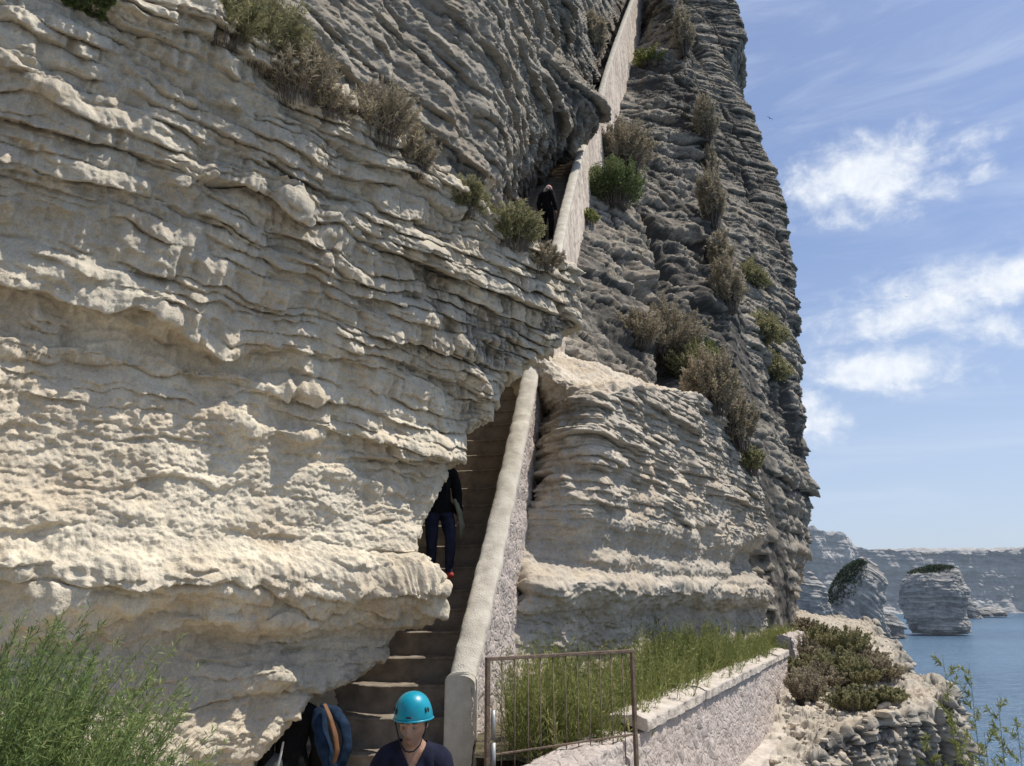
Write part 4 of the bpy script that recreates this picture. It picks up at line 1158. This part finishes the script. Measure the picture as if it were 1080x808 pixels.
# ================================================================== people
def bake(o):
    dg = bpy.context.evaluated_depsgraph_get(); dg.update()
    me = bpy.data.meshes.new_from_object(o.evaluated_get(dg))
    o.modifiers.clear(); old = o.data; o.data = me; bpy.data.meshes.remove(old)
    for p in me.polygons: p.use_smooth = True
    return o
def keep_largest(me):
    bm = bmesh.new(); bm.from_mesh(me); seen, best = set(), []
    for v in bm.verts:
        if v in seen: continue
        st, comp = [v], [v]; seen.add(v)
        while st:
            a = st.pop()
            for e in a.link_edges:
                b = e.other_vert(a)
                if b not in seen: seen.add(b); st.append(b); comp.append(b)
        if len(comp) > len(best): best = comp
    bs = set(best)
    bmesh.ops.delete(bm, geom=[v for v in bm.verts if v not in bs], context='VERTS')
    bm.to_mesh(me); bm.free(); me.update()

def skin(name, joints, edges, mat, parent, root=0, sub=2, extra=None, voxel=None, disp=0.0):
    me = bpy.data.meshes.new(name)
    me.from_pydata([j[0] for j in joints], edges, [])
    o = bpy.data.objects.new(name, me); C.objects.link(o)
    md = o.modifiers.new('s', 'SKIN'); md.use_smooth_shade = True
    for i, j in enumerate(joints):
        s = me.skin_vertices[0].data[i]; s.radius = (j[1], j[2] if len(j) > 2 else j[1]); s.use_root = (i == root)
    sb = o.modifiers.new('u', 'SUBSURF'); sb.levels = sub; sb.render_levels = sub
    bpy.context.view_layer.update(); bake(o)
    if extra:
        bm = bmesh.new(); bm.from_mesh(o.data)
        for e in extra:
            bm.from_mesh(e); bpy.data.meshes.remove(e)
        bm.to_mesh(o.data); bm.free()
    if voxel:
        src = o.data.copy()
        for vx in (voxel, voxel * 1.07, voxel * 1.15, voxel * 1.25, voxel * 1.3, voxel * 1.4):
            r = o.modifiers.new('r', 'REMESH'); r.mode = 'VOXEL'; r.voxel_size = vx
            sm = o.modifiers.new('m', 'SMOOTH'); sm.factor = .5; sm.iterations = 1
            bpy.context.view_layer.update(); bake(o)
            keep_largest(o.data)
            zz = [v.co.z for v in o.data.vertices]
            if zz and max(zz) - min(zz) > 1.6 and len(zz) > 12000: break
            o.data = src.copy()
        print('body', vx, len(o.data.vertices))
    if disp:
        co = np.empty(len(o.data.vertices) * 3, np.float32); o.data.vertices.foreach_get('co', co); co = co.reshape(-1, 3)
        no = np.empty_like(co).ravel(); o.data.vertices.foreach_get('normal', no); no = no.reshape(-1, 3)
        D = disp * (pn(co[:, 0] * 7, co[:, 1] * 7, co[:, 2] * 5) + .5 * pn(co[:, 0] * 16, co[:, 1] * 16, co[:, 2] * 12))
        co = co + no * D[:, None]; o.data.vertices.foreach_set('co', co.astype(np.float32).ravel()); o.data.update()
    o.data.materials.clear(); o.data.materials.append(mat)
    o.parent = parent
    return o

def head_mesh(c, pitch=0.0, yaw=0.0, s=1.0):
    """head facing -Y with a modelled face, centre c"""
    n, m = 72, 56
    th = np.linspace(0, 2 * math.pi, n, endpoint=False)[None]; ph = np.linspace(.02, math.pi - .02, m)[:, None]
    x = np.sin(ph) * np.sin(th); y = -np.sin(ph) * np.cos(th); z = np.cos(ph) + 0 * th
    jaw = 1 - .30 * sst(.1, -.95, z); 
    X = .076 * x * jaw; Y = .096 * y * (1 - .16 * sst(.0, -1, z) * (y > 0)); Z = .118 * z
    fr = np.clip(-y, 0, 1)
    g = lambda cx, cz, sx, sz: np.exp(-((X - cx) / sx) ** 2 - ((Z - cz) / sz) ** 2) * (y < 0)
    Y = Y - .029 * g(0, -.024, .012, .019) - .015 * g(0, .0, .009, .03) - .011 * g(0, .030, .045, .011)
    Y = Y + .015 * g(.031, .008, .016, .012) + .015 * g(-.031, .008, .016, .012) + .008 * g(.045, -.055, .020, .020) + .008 * g(-.045, -.055, .020, .020)
    Y = Y - .006 * g(.036, -.022, .016, .014) - .006 * g(-.036, -.022, .016, .014)
    Y = Y - .006 * g(0, -.058, .020, .006) - .007 * g(0, -.070, .018, .006) + .004 * g(0, -.064, .024, .003)
    Y = Y - .010 * g(0, -.098, .020, .016)
    V = np.stack([X, Y, Z], -1)
    er = np.exp(-((Y - .012) / .016) ** 2 - ((Z + .005) / .028) ** 2) * (np.abs(x) > .6)
    V[..., 0] += np.sign(x) * er * .016
    V = V.reshape(-1, 3) * s
    Rm = np.array((Matrix.Rotation(yaw, 3, 'Z') @ Matrix.Rotation(pitch, 3, 'X')))
    V = V @ Rm.T + np.array(c)
    F = grid_faces(m, n, True)
    V = np.vstack([V, V[:n].mean(0), V[-n:].mean(0)]); k = len(V) - 2
    me = bpy.data.meshes.new('h')
    me.from_pydata(V.tolist(), [], F[:, ::-1].tolist() + [(j, (j + 1) % n, k)[::1] for j in range(n)] + [((m - 1) * n + (j + 1) % n, (m - 1) * n + j, k + 1) for j in range(n)])
    return me, Rm

def hand_chains(w, d, side):
    """palm and five bent fingers as skin chains from wrist w along unit d (pointing to the fingertips)"""
    w = Vector(w); d = Vector(d).normalized()
    inn = Vector((-side, 0, 0)); inn = (inn - d * inn.dot(d)).normalized(); sp = d.cross(inn)
    J, E = [], []
    def add(p, r): J.append((tuple(p), r)); return len(J) - 1
    pw = add(w, .024); pm = add(w + d * .05, .030); E.append((pw, pm))
    for k, (o, L) in enumerate([(-.030, .066), (-.010, .078), (.011, .074), (.030, .058)]):
        a = add(w + d * .085 + sp * o, .0105); E.append((pm, a))
        b = add(w + d * (.085 + L * .5) + sp * o * 1.1 + inn * .010, .0090); E.append((a, b))
        c = add(w + d * (.085 + L * .9) + sp * o * 1.1 + inn * .030, .0075); E.append((b, c))
    t0 = add(w + d * .035 - sp * .036 + inn * .01, .012); E.append((pm, t0))
    t1 = add(w + d * .072 - sp * .052 + inn * .022, .0095); E.append((t0, t1))
    return J, E

M['skin'] = plain_mat('skin', (.43, .25, .17), .55, var=.30, scale=22, bump=.15, spec=.3)
M['lip'] = plain_mat('lip', (.34, .16, .13), .5, spec=.3)
M['navy'] = plain_mat('navy_cotton', (.020, .022, .045), .9, var=.45, scale=14, bump=.5, spec=.15, bscale=300)
M['black'] = plain_mat('black_cotton', (.010, .010, .011), .9, var=.3, scale=20, spec=.1)
M['darkpant'] = plain_mat('dark_trouser_cloth', (.030, .034, .060), .9, var=.4, scale=12, spec=.1)
M['denim'] = plain_mat('blue_denim', (.018, .036, .068), .9, var=.5, scale=16, bump=.3, spec=.1, bscale=200)
M['tan'] = plain_mat('tan_leather', (.17, .075, .028), .7, scale=20)
M['teal'] = plain_mat('teal_plastic', (.0, .30, .41), .36, var=.25, scale=9, bump=.05, spec=.5)
M['rubber'] = plain_mat('black_rubber', (.012, .012, .013), .6, scale=20)
M['redshoe'] = plain_mat('red_shoe_cloth', (.42, .05, .03), .7, scale=25)
M['greybag'] = plain_mat('grey_nylon', (.09, .095, .10), .7, scale=15)
M['khaki'] = plain_mat('khaki_cloth', (.20, .20, .13), .9, scale=12)
M['pink'] = plain_mat('pale_pink_cloth', (.62, .30, .30), .85, scale=12)
M['white'] = plain_mat('white_cloth', (.70, .68, .66), .85, scale=12)
M['hair'] = plain_mat('dark_grey_hair', (.05, .042, .036), .8, scale=40)
M['eye'] = plain_mat('eye_white', (.22, .20, .19), .3, var=.02)
M['iris'] = plain_mat('iris', (.03, .025, .02), .3)

def human(loc, rz, label, head_pitch=0.0, head_yaw=0.0, pose=None, top='navy', bottom='darkpant', shoe='rubber', sleeves=.55, neck='v', scale=1.0, hair=True):
    root = empty('person', loc, label, 'person'); root.rotation_euler.z = rz; root.scale = (scale,) * 3
    p = dict(pelvis=(0, 0, .96), waist=(0, .01, 1.10), chest=(0, .015, 1.30), neckb=(0, .02, 1.455), neck=(0, .01, 1.52), head=(0, -.012, 1.625),
             sL=(.165, .02, 1.405), eL=(.225, .05, 1.12), wL=(.235, -.06, .88), sR=(-.165, .02, 1.405), eR=(-.225, .05, 1.12), wR=(-.235, -.06, .88),
             hL=(.095, 0, .90), kL=(.105, -.03, .50), aL=(.11, .03, .085), tL=(.125, -.13, .03), hR=(-.095, 0, .90), kR=(-.105, -.03, .50), aR=(-.11, .03, .085), tR=(-.125, -.13, .03))
    p.update(pose or {})
    V = lambda k: Vector(p[k])
    lerp = lambda a, b, t: tuple(V(a).lerp(V(b), t))
    J = [(p['pelvis'], .125, .10), (p['waist'], .115, .09), (p['chest'], .135, .10), (p['neckb'], .075, .065), (p['neck'], .052, .055), (tuple(V('neck').lerp(V('head'), .5)), .05, .055)]
    E = [(0, 1), (1, 2), (2, 3), (3, 4), (4, 5)]
    def add(par, pts):
        for q, r in pts:
            J.append((q, r)); E.append((par, len(J) - 1)); par = len(J) - 1
        return par
    for s, sg in (('L', 1), ('R', -1)):
        add(3, [(p['s' + s], .062), (lerp('s' + s, 'e' + s, .35), .050), (p['e' + s], .040), (lerp('e' + s, 'w' + s, .3), .040), (p['w' + s], .027)])
        d = (V('w' + s) - V('e' + s))
        hj, he = hand_chains(p['w' + s], d, sg)
        o0 = len(J); wi = o0 - 1
        for q in hj[1:]: J.append(q)
        for a, b in he:
            E.append((wi if a == 0 else o0 + a - 1, o0 + b - 1))
        add(0, [(p['h' + s], .088), (lerp('h' + s, 'k' + s, .4), .078), (p['k' + s], .055), (lerp('k' + s, 'a' + s, .3), .056), (p['a' + s], .037)])
        add(len(J) - 1, [(tuple(V('a' + s).lerp(V('t' + s), .45) + Vector((0, 0, -.01))), .036), (p['t' + s], .028)])
    hm, Rm = head_mesh(p['head'], head_pitch, head_yaw)
    skin('body', J, E, M['skin'], root, 0, 2, [hm], .0050)
    hc = Vector(p['head']); R3 = Matrix(Rm.tolist())
    def hp(x, y, z): return tuple(hc + R3 @ Vector((x, y, z)))
    for sg in (-1, 1):
        e = MB(); bmesh.ops.create_uvsphere(e.bm, u_segments=14, v_segments=10, radius=.0098, matrix=Matrix.Translation(hp(.031 * sg, -.073, .008))); eo = e.build('eye', M['eye'], root)
        e = MB(); bmesh.ops.create_uvsphere(e.bm, u_segments=10, v_segments=8, radius=.0055, matrix=Matrix.Translation(hp(.031 * sg, -.0785, .004))); e.build('iris', M['iris'], eo)
        MB().tube([hp(.014 * sg, -.092, .026), hp(.032 * sg, -.090, .031), hp(.050 * sg, -.076, .026)], [.003, .0042, .002], 6).build('eyebrow', M['hair'], root)
    MB().tube([hp(-.023, -.087, -.064), hp(-.01, -.0945, -.0635), hp(.01, -.0945, -.0635), hp(.023, -.087, -.064)], [.002, .0042, .0042, .002], 6).build('mouth', M['lip'], root)
    if hair:
        bm = bmesh.new(); bmesh.ops.create_uvsphere(bm, u_segments=32, v_segments=20, radius=1)
        kill = [v for v in bm.verts if v.co.z < -.25 or (v.co.y < -.25 and v.co.z < .52) ]
        bmesh.ops.delete(bm, geom=kill, context='VERTS')
        for v in bm.verts: v.co = Vector(hp(v.co.x * .083, v.co.y * .103 + .004, v.co.z * .125 + .003)) + Vector((random.uniform(-1, 1),) * 3) * .002
        me = bpy.data.meshes.new('hair'); bm.to_mesh(me); bm.free(); me.materials.append(M['hair'])
        o = bpy.data.objects.new('hair', me); C.objects.link(o); o.parent = root
        for q in me.polygons: q.use_smooth = True
    # clothes: offset copies of the body surface, cut at neckline, cuffs, waist and hems
    bo = next(c for c in bpy.data.objects if c.parent == root and c.name.startswith('body'))
    bo.data.update()
    nv = len(bo.data.vertices)
    co = np.empty(nv * 3, np.float32); bo.data.vertices.foreach_get('co', co); co = co.reshape(-1, 3)
    no = np.empty(nv * 3, np.float32); bo.data.vertices.foreach_get('normal', no); no = no.reshape(-1, 3)
    def seg(a, b):
        A, B = np.array(a), np.array(b); d = B - A
        t = ((co - A) @ d) / (d @ d); tc = np.clip(t, 0, 1)
        return np.linalg.norm(co - A - tc[:, None] * d, axis=1), t
    ds = [np.minimum(np.minimum(seg(p['pelvis'], p['waist'])[0], seg(p['waist'], p['chest'])[0]), seg(p['chest'], p['neckb'])[0]) - .115]
    tu, tl, tg = [], [], []
    for q in 'LR':
        d_, t_ = seg(p['s' + q], p['e' + q]); ds.append(d_ - .055); tu.append(t_)
        w2 = V('w' + q) + (V('w' + q) - V('e' + q)).normalized() * .2
        d_, t_ = seg(p['e' + q], tuple(w2)); ds.append(d_ - .035); tl.append(t_)
        d1, t1 = seg(p['h' + q], p['k' + q]); d2, t2 = seg(p['k' + q], tuple(V('a' + q) + Vector((0, 0, -.05))))
        ds.append(np.minimum(d1 - .08, d2 - .05)); tg.append(np.where(d1 < d2, t1 * .5, .5 + t2 * .5))
    lab = np.argmin(np.stack(ds), 0)
    X, Yy, Z = co.T
    nb = V('neckb')
    rn = np.hypot(X - nb.x, (Yy - nb.y) * 1.0)
    cut = (rn < .078 + .25 * np.clip(1.47 - Z, -1, .02)) & (Z > nb.z - .03) | (Z > nb.z + .055)
    if neck == 'v': cut |= (Yy < nb.y) & (np.abs(X) < (Z - (nb.z - .085)) * .50)
    sh = (lab == 0) & (Z > .90) & ~cut
    hip = ((lab == 3) | (lab == 6)) & (Z > .88)
    sh |= hip & (Z > .90)
    for a_, t_ in ((1, tu[0]), (4, tu[1])): sh |= (lab == a_) & (t_ < sleeves) & ~cut
    if sleeves > 1:
        for a_, t_ in ((2, tl[0]), (5, tl[1])): sh |= (lab == a_) & (t_ < .54)
    tr = ((lab == 0) & (Z < 1.0)) | ((lab == 3) & (tg[0] < .97)) | ((lab == 6) & (tg[1] < .97))
    def cloth(nm, mask, off, mt, fold):
        F_ = [tuple(q.vertices) for q in bo.data.polygons if all(mask[k] for k in q.vertices)]
        used = sorted({k for f in F_ for k in f}); ix = {k: n_ for n_, k in enumerate(used)}
        u_ = np.array(used); Cc = co[u_]
        w_ = off + fold * (pn(Cc[:, 0] * 9, Cc[:, 1] * 9, Cc[:, 2] * 5) + .6 * pn(Cc[:, 0] * 17, Cc[:, 1] * 17 + 3, Cc[:, 2] * 11) + .3)
        Vv = Cc + no[u_] * w_[:, None]
        o = mesh_from(nm, Vv, np.array([[ix[k] for k in f] + ([ix[f[-1]]] if len(f) == 3 else []) for f in F_]), mt, root)
        keep_largest(o.data)
        sm = o.modifiers.new('s', 'SMOOTH'); sm.factor = .5; sm.iterations = 4
        sd = o.modifiers.new('t', 'SOLIDIFY'); sd.thickness = .006; sd.offset = -1
        return o
    cloth('shirt', sh, .019, M[top], .017)
    cloth('trousers', tr, .012, M[bottom], .008)
    for s in 'LR':
        A, T = V('a' + s), V('t' + s)
        skin('shoe', [(tuple(A + Vector((0, .045, -.035))), .046, .045), (tuple(A.lerp(T, .4) + Vector((0, 0, -.012))), .054, .046), (tuple(T + Vector((0, -.02, .008))), .046, .034)], [(0, 1), (1, 2)], M[shoe], root)
    return root, hp, R3

# --- the man in the helmet
man, hp, R3 = human((-.575, 4.88, -2.325), .10, 'man in a teal climbing helmet and navy shirt at the foot of the stairs', head_pitch=.16, head_yaw=-.28,
                    pose=dict(head=(-.005, -.05, 1.615), neck=(0, -.008, 1.52), kL=(.115, -.16, .52), aL=(.12, -.10, .13), tL=(.13, -.27, .10)), hair=True)
def lathe_helmet():
    bm = bmesh.new(); n, m = 56, 22
    rings = []
    for i in range(m):
        t = i / (m - 1); ph = t * math.pi / 2 * 1.0
        ring = []
        for j in range(n):
            a = j * 2 * math.pi / n
            ca, sa = math.cos(a), math.sin(a)
            r = math.sin(math.pi / 2 * (1 - t)) if False else math.cos(ph)
            r = r ** .82
            # front to back ridges like a moulded shell
            rg = 1 + .018 * math.cos(3 * a + math.pi / 2) * math.sin(2 * ph)
            low = -.030 - (.012 if sa > .2 else 0) * sa
            z = low + (.118 - low) * math.sin(ph) ** .95
            ring.append(bm.verts.new((.111 * r * rg * ca, -.128 * r * rg * -sa, z)))
        rings.append(ring)
    for A, B in zip(rings, rings[1:]):
        for j in range(n):
            bm.faces.new((A[j], A[(j + 1) % n], B[(j + 1) % n], B[j]))
    bm.faces.new(rings[-1])
    ex = bmesh.ops.extrude_edge_only(bm, edges=[e for e in bm.edges if e.is_boundary])
    for v in ex['geom']:
        if isinstance(v, bmesh.types.BMVert): v.co.x *= .93; v.co.y *= .93
    return bm
hb = lathe_helmet()
bmesh.ops.recalc_face_normals(hb, faces=hb.faces)
for v in hb.verts: v.co = Vector(hp(v.co.x, v.co.y + .014 , v.co.z + .062 - v.co.y * .10))
me = bpy.data.meshes.new('helmet'); hb.to_mesh(me); hb.free(); me.materials.append(M['teal'])
for q in me.polygons: q.use_smooth = True
helm = bpy.data.objects.new('helmet', me); C.objects.link(helm); helm.parent = man
bm = MB()
brim = [hp(.1125 * math.cos(a), .014 + .1295 * math.sin(a), .033 - .012 * max(math.sin(a), 0) - .0130 * math.sin(a)) for a in [k * 2 * math.pi / 40 for k in range(41)]]
MB().tube(brim, .0055, 8).build('rim', M['teal'], helm)
for (x, z, w, h) in [(-.094, .072, .008, .014), (-.074, .068, .012, .019), (.092, .072, .008, .016), (.100, .070, .006, .014)]:
    y = -.128 * math.sqrt(max(0, 1 - (x / .111) ** 2 - (max(z - .02, 0) / .16) ** 2)) + .008
    v = MB(); bmesh.ops.create_uvsphere(v.bm, u_segments=14, v_segments=10, radius=1)
    n = Vector((x / .111 ** 2, y / .128 ** 2, z / .16 ** 2)).normalized()
    rot = (R3 @ n).to_track_quat('Y', 'Z').to_matrix().to_4x4()
    for q in v.bm.verts: q.co = rot @ Vector((q.co.x * w, q.co.y * .006, q.co.z * h))
    for q in v.bm.verts: q.co += Vector(hp(x, y - .002, z))
    [setattr(q, 'co', q.co + R3 @ Vector((0, .006, .014 + .010))) for q in v.bm.verts]; v.build('vent', M['rubber'], helm)
MB().box(hp(.012, -.1165, .070), (.030, .006, .009), R3.to_3x3(), .002).build('emblem', M['rubber'], helm)
for sg in (-1, 1):
    MB().tube([hp(.097 * sg, -.035, .03), hp(.082 * sg, -.04, -.03), hp(.058 * sg, -.06, -.095), hp(.026 * sg, -.075, -.124), hp(0, -.080, -.127)], .0045, 6).build('chin_strap', M['rubber'], helm)

# --- person under the overhang, head hidden by the rock
pz = -2.30
per2, _, _ = human((-1.95, 7.40, pz - .12), math.pi + .5, 'person in a black top under the rock overhang with head hidden by the rock', pose=dict(head=(0, -.08, 1.60), sL=(.175, .0, 1.40), sR=(-.175, .0, 1.40)), top='black', bottom='black', sleeves=1.5)
def cloth_tube(name, pts, rad, mat, parent, off, disp=.02, flat=.6):
    o = skin(name, [(tuple(Vector(p) - off), r, r * flat) for p, r in zip(pts, rad)], [(i, i + 1) for i in range(len(pts) - 1)], mat, parent, 0, 3, None, None, disp)
    return o
jl = at(345, 770, 7.25)
jk = empty('jacket', jl, 'blue denim jacket with a tan strap slung beside the person in black', 'jacket')
cloth_tube('cloth', [at(338, 744, 7.32), at(352, 748, 7.30), at(362, 764, 7.25), at(366, 784, 7.22), at(360, 802, 7.22), at(352, 818, 7.22), at(348, 840, 7.22)], [.05, .07, .07, .07, .07, .06, .06], M['denim'], jk, jl)
cloth_tube('cloth', [at(336, 746, 7.25), at(336, 762, 7.20), at(341, 782, 7.16), at(347, 800, 7.16), at(350, 822, 7.16)], [.06, .075, .08, .075, .07], M['denim'], jk, jl)
cloth_tube('strap', [at(342, 742, 7.20), at(349, 758, 7.14), at(354, 776, 7.12), at(356, 792, 7.12), at(352, 806, 7.12)], [.022, .026, .030, .030, .022], M['tan'], jk, jl, .004, .4)
bl = at(292, 812, 7.2)
bg = empty('bag', bl, 'grey bag with a pale strap at the left of the person in black', 'bag')
cloth_tube('pouch', [at(289, 792, 7.3), at(288, 806, 7.28), at(287, 826, 7.28), at(287, 850, 7.28)], [.07, .11, .12, .10], M['greybag'], bg, bl, .015)
cloth_tube('strap', [at(299, 782, 7.2), at(296, 797, 7.17), at(292, 812, 7.15), at(289, 826, 7.15)], [.010, .011, .011, .010], M['white'], bg, bl, .0, .5)

# --- walker on the lower flight
y3 = 9.62; a3, _ = rt(461, 600)
per3, _, _ = human((a3 * y3, y3 + .12, step_z(y3 + .12)), .15, 'person in navy trousers and red shoes on the lower flight, half hidden by the rock', pose=dict(kL=(.13, -.26, .56), aL=(.12, -.17, .20), tL=(.13, -.34, .13), kR=(-.09, -.12, .50), aR=(-.09, .06, .09)), top='black', bottom='darkpant', shoe='redshoe', sleeves=1.5)
c3 = Vector((a3 * y3 + .27, y3 + .05, step_z(y3 + .12) + .9))
jj = empty('jacket', c3, 'khaki jacket hanging from the waist of the walker in navy trousers', 'jacket')
cloth_tube('cloth', [c3 + Vector((-.08, .02, .18)), c3 + Vector((-.02, 0, .02)), c3 + Vector((.02, 0, -.16)), c3 + Vector((.0, 0, -.30))], [.05, .06, .07, .03], M['khaki'], jj, c3, .02, .5)

# --- walker on the upper flight
y4 = 18.6; a4, _ = rt(577, 215)
per4, hp4, R4 = human((a4 * y4, y4, step_z(y4)), 2.6, 'person in dark clothes with a pink cap climbing behind the upper parapet', pose=dict(head=(0, -.09, 1.58), neck=(0, -.04, 1.51)), head_pitch=.4, top='black', bottom='black', sleeves=1.5)
bm = bmesh.new(); bmesh.ops.create_uvsphere(bm, u_segments=28, v_segments=16, radius=1)
bmesh.ops.delete(bm, geom=[v for v in bm.verts if v.co.z < -.08], context='VERTS')
for v in bm.verts: v.co = Vector(hp4(v.co.x * .094, v.co.y * .114, v.co.z * .135 + .025))
me = bpy.data.meshes.new('cap'); bm.to_mesh(me); bm.free(); me.materials.append(M['pink']); cp = bpy.data.objects.new('cap', me); C.objects.link(cp); cp.parent = per4
cloth_tube('neck_cloth', [Vector(hp4(-.07, .08, -.05)), Vector(hp4(.0, .12, -.02)), Vector(hp4(.07, .08, -.05)), Vector(hp4(.08, .08, -.14))], [.03, .04, .035, .02], M['white'], per4, Vector((0, 0, 0)), .005)

# --- two gulls
def gull(u, v, Y, label, rz):
    root = empty('bird', at(u, v, Y), label, 'bird', 'birds flying in the sky'); root.rotation_euler = (.2, .25, rz)
    MB().tube([(0, -.22, 0), (0, -.12, .01), (0, .0, .015), (0, .14, .01), (0, .26, 0)], [.012, .045, .06, .045, .012], 8).build('body', M['darkpant'], root)
    for s in (-1, 1):
        V = np.array([(0, -.08, .03), (0, .09, .03), (s * .34, .05, .16), (s * .34, -.10, .16), (s * .78, .10, .10), (s * .74, .04, .10)], float)
        mesh_from('wing', V, np.array([[0, 1, 2, 3], [3, 2, 4, 5]]), M['darkpant'], root)
gull(812, 125, 130, 'tiny dark bird in the sky close to the cliff edge', .4)
gull(956, 313, 150, 'tiny dark bird over the middle cloud', -.3)

# ================================================================== sky, sun, camera
SUN_EL, SUN_AZ = math.radians(62), math.radians(80)     # azimuth from +Y (view direction) towards +X
def world():
    w = bpy.data.worlds.new('World'); bpy.context.scene.world = w; w.use_nodes = True
    nt = NT(w.node_tree); bg = w.node_tree.nodes['Background']
    sky = nt.add('ShaderNodeTexSky', sky_type='NISHITA', sun_disc=False)
    sky.sun_elevation = SUN_EL; sky.sun_rotation = SUN_AZ
    sky.air_density = 1.0; sky.dust_density = 1.2; sky.ozone_density = 2.0
    tc = nt.add('ShaderNodeTexCoord').outputs['Generated']
    sp = nt.add('ShaderNodeSeparateXYZ'); nt.l.new(tc, sp.inputs[0])
    X, Y, Z = sp.outputs
    az = nt.math('ARCTAN2', X, Y); el = nt.math('ARCSINE', Z)
    cv = nt.add('ShaderNodeCombineXYZ', ins={0: az, 1: el})
    nz = nt.noise(nt.mapping(cv.outputs[0], (1, 1.6, 1)), 16, 8, .62, .35)
    n2 = nt.noise(cv.outputs[0], 38, 6, .6, .2)
    tot = None
    for (u, v, ru, rv, amp, rot) in [(915, 190, 78, 40, 1.0, .05), (990, 165, 60, 22, .55, .1), (1045, 180, 60, 10, .45, 0), (985, 318, 105, 32, .85, .12), (1060, 295, 70, 28, .9, .1), (935, 390, 85, 24, 1.0, -.06), (862, 438, 30, 30, .9, 0), (1050, 345, 70, 25, .5, 0), (900, 240, 50, 18, .25, .2)]:
        a, b = rt(u, v); ca, ce = math.atan(a), math.atan(b / math.sqrt(1 + a * a))
        k = 1 / 850.0
        dx = nt.math('SUBTRACT', az, ca); dy = nt.math('SUBTRACT', el, ce)
        ex = nt.math('ADD', nt.math('MULTIPLY', dx, math.cos(rot)), nt.math('MULTIPLY', dy, math.sin(rot)))
        ey = nt.math('SUBTRACT', nt.math('MULTIPLY', dy, math.cos(rot)), nt.math('MULTIPLY', dx, math.sin(rot)))
        ex = nt.math('DIVIDE', ex, ru * k); ey = nt.math('DIVIDE', ey, rv * k)
        r2 = nt.math('ADD', nt.math('MULTIPLY', ex, ex), nt.math('MULTIPLY', ey, ey))
        g = nt.math('MULTIPLY', nt.math('POWER', 2.718, nt.math('MULTIPLY', r2, -.9)), amp)
        tot = g if tot is None else nt.math('MAXIMUM', tot, g)
    dens = nt.math('ADD', nt.math('MULTIPLY', tot, 1.0), nt.math('MULTIPLY', nt.math('SUBTRACT', nz, .52), 1.8))
    dens = nt.math('ADD', dens, nt.math('MULTIPLY', nt.math('SUBTRACT', n2, .5), .5))
    puff = nt.math('MULTIPLY', nt.ss(dens, .12, 1.0), nt.ss(tot, .02, .3))
    # other cumulus around the rest of the sky, and cirrus veils
    ci = nt.noise(nt.mapping(cv.outputs[0], (1.1, 5.5, 1), (0, 0, -.38)), 3.6, 7, .6, .6)
    cirr = nt.math('MULTIPLY', nt.ss(ci, .42, .75), .32)
    low = nt.math('MULTIPLY', nt.math('SUBTRACT', 1.0, nt.ss(el, .0, .50)), .55)
    base = nt.mix(1.0, sky.outputs[0], (1.02, 1.08, 1.22), 'MULTIPLY')
    base = nt.mix(.22, base, (4.0, 5.0, 7.2))
    c1 = nt.mix(low, base, (5.6, 6.5, 7.9))
    c2 = nt.mix(cirr, c1, (6.4, 7.2, 8.6))
    shade = nt.mix(nt.ss(n2, .3, .7), (7.2, 7.8, 8.8), (9.0, 9.3, 9.6))
    c3 = nt.mix(nt.math('MULTIPLY', puff, .93), c2, shade)
    nt.l.new(c3, bg.inputs[0]); bg.inputs[1].default_value = .11
world()
sun = bpy.data.lights.new('sun', 'SUN'); sun.energy = 5.0; sun.angle = math.radians(.53); sun.color = (1, .95, .87)
so = bpy.data.objects.new('sun', sun); C.objects.link(so)
sd = Vector((math.sin(SUN_AZ) * math.cos(SUN_EL), math.cos(SUN_AZ) * math.cos(SUN_EL), math.sin(SUN_EL)))
so.rotation_euler = sd.to_track_quat('Z', 'Y').to_euler(); so.location = (20, -5, 40)

cam = bpy.data.cameras.new('camera'); co = bpy.data.objects.new('camera', cam); C.objects.link(co)
cam.sensor_fit = 'HORIZONTAL'; cam.sensor_width = 36; cam.lens = 36 * 810 / 1080
cam.clip_start = .05; cam.clip_end = 20000
co.location = (0, 0, 0); co.rotation_euler = (math.pi / 2 + PITCH, 0, 0)
sc = bpy.context.scene; sc.camera = co
sc.cycles.max_bounces = 5; sc.cycles.diffuse_bounces = 4; sc.cycles.transmission_bounces = 3
sc.view_settings.view_transform = 'Standard'; sc.view_settings.look = 'None'; sc.view_settings.exposure = 0
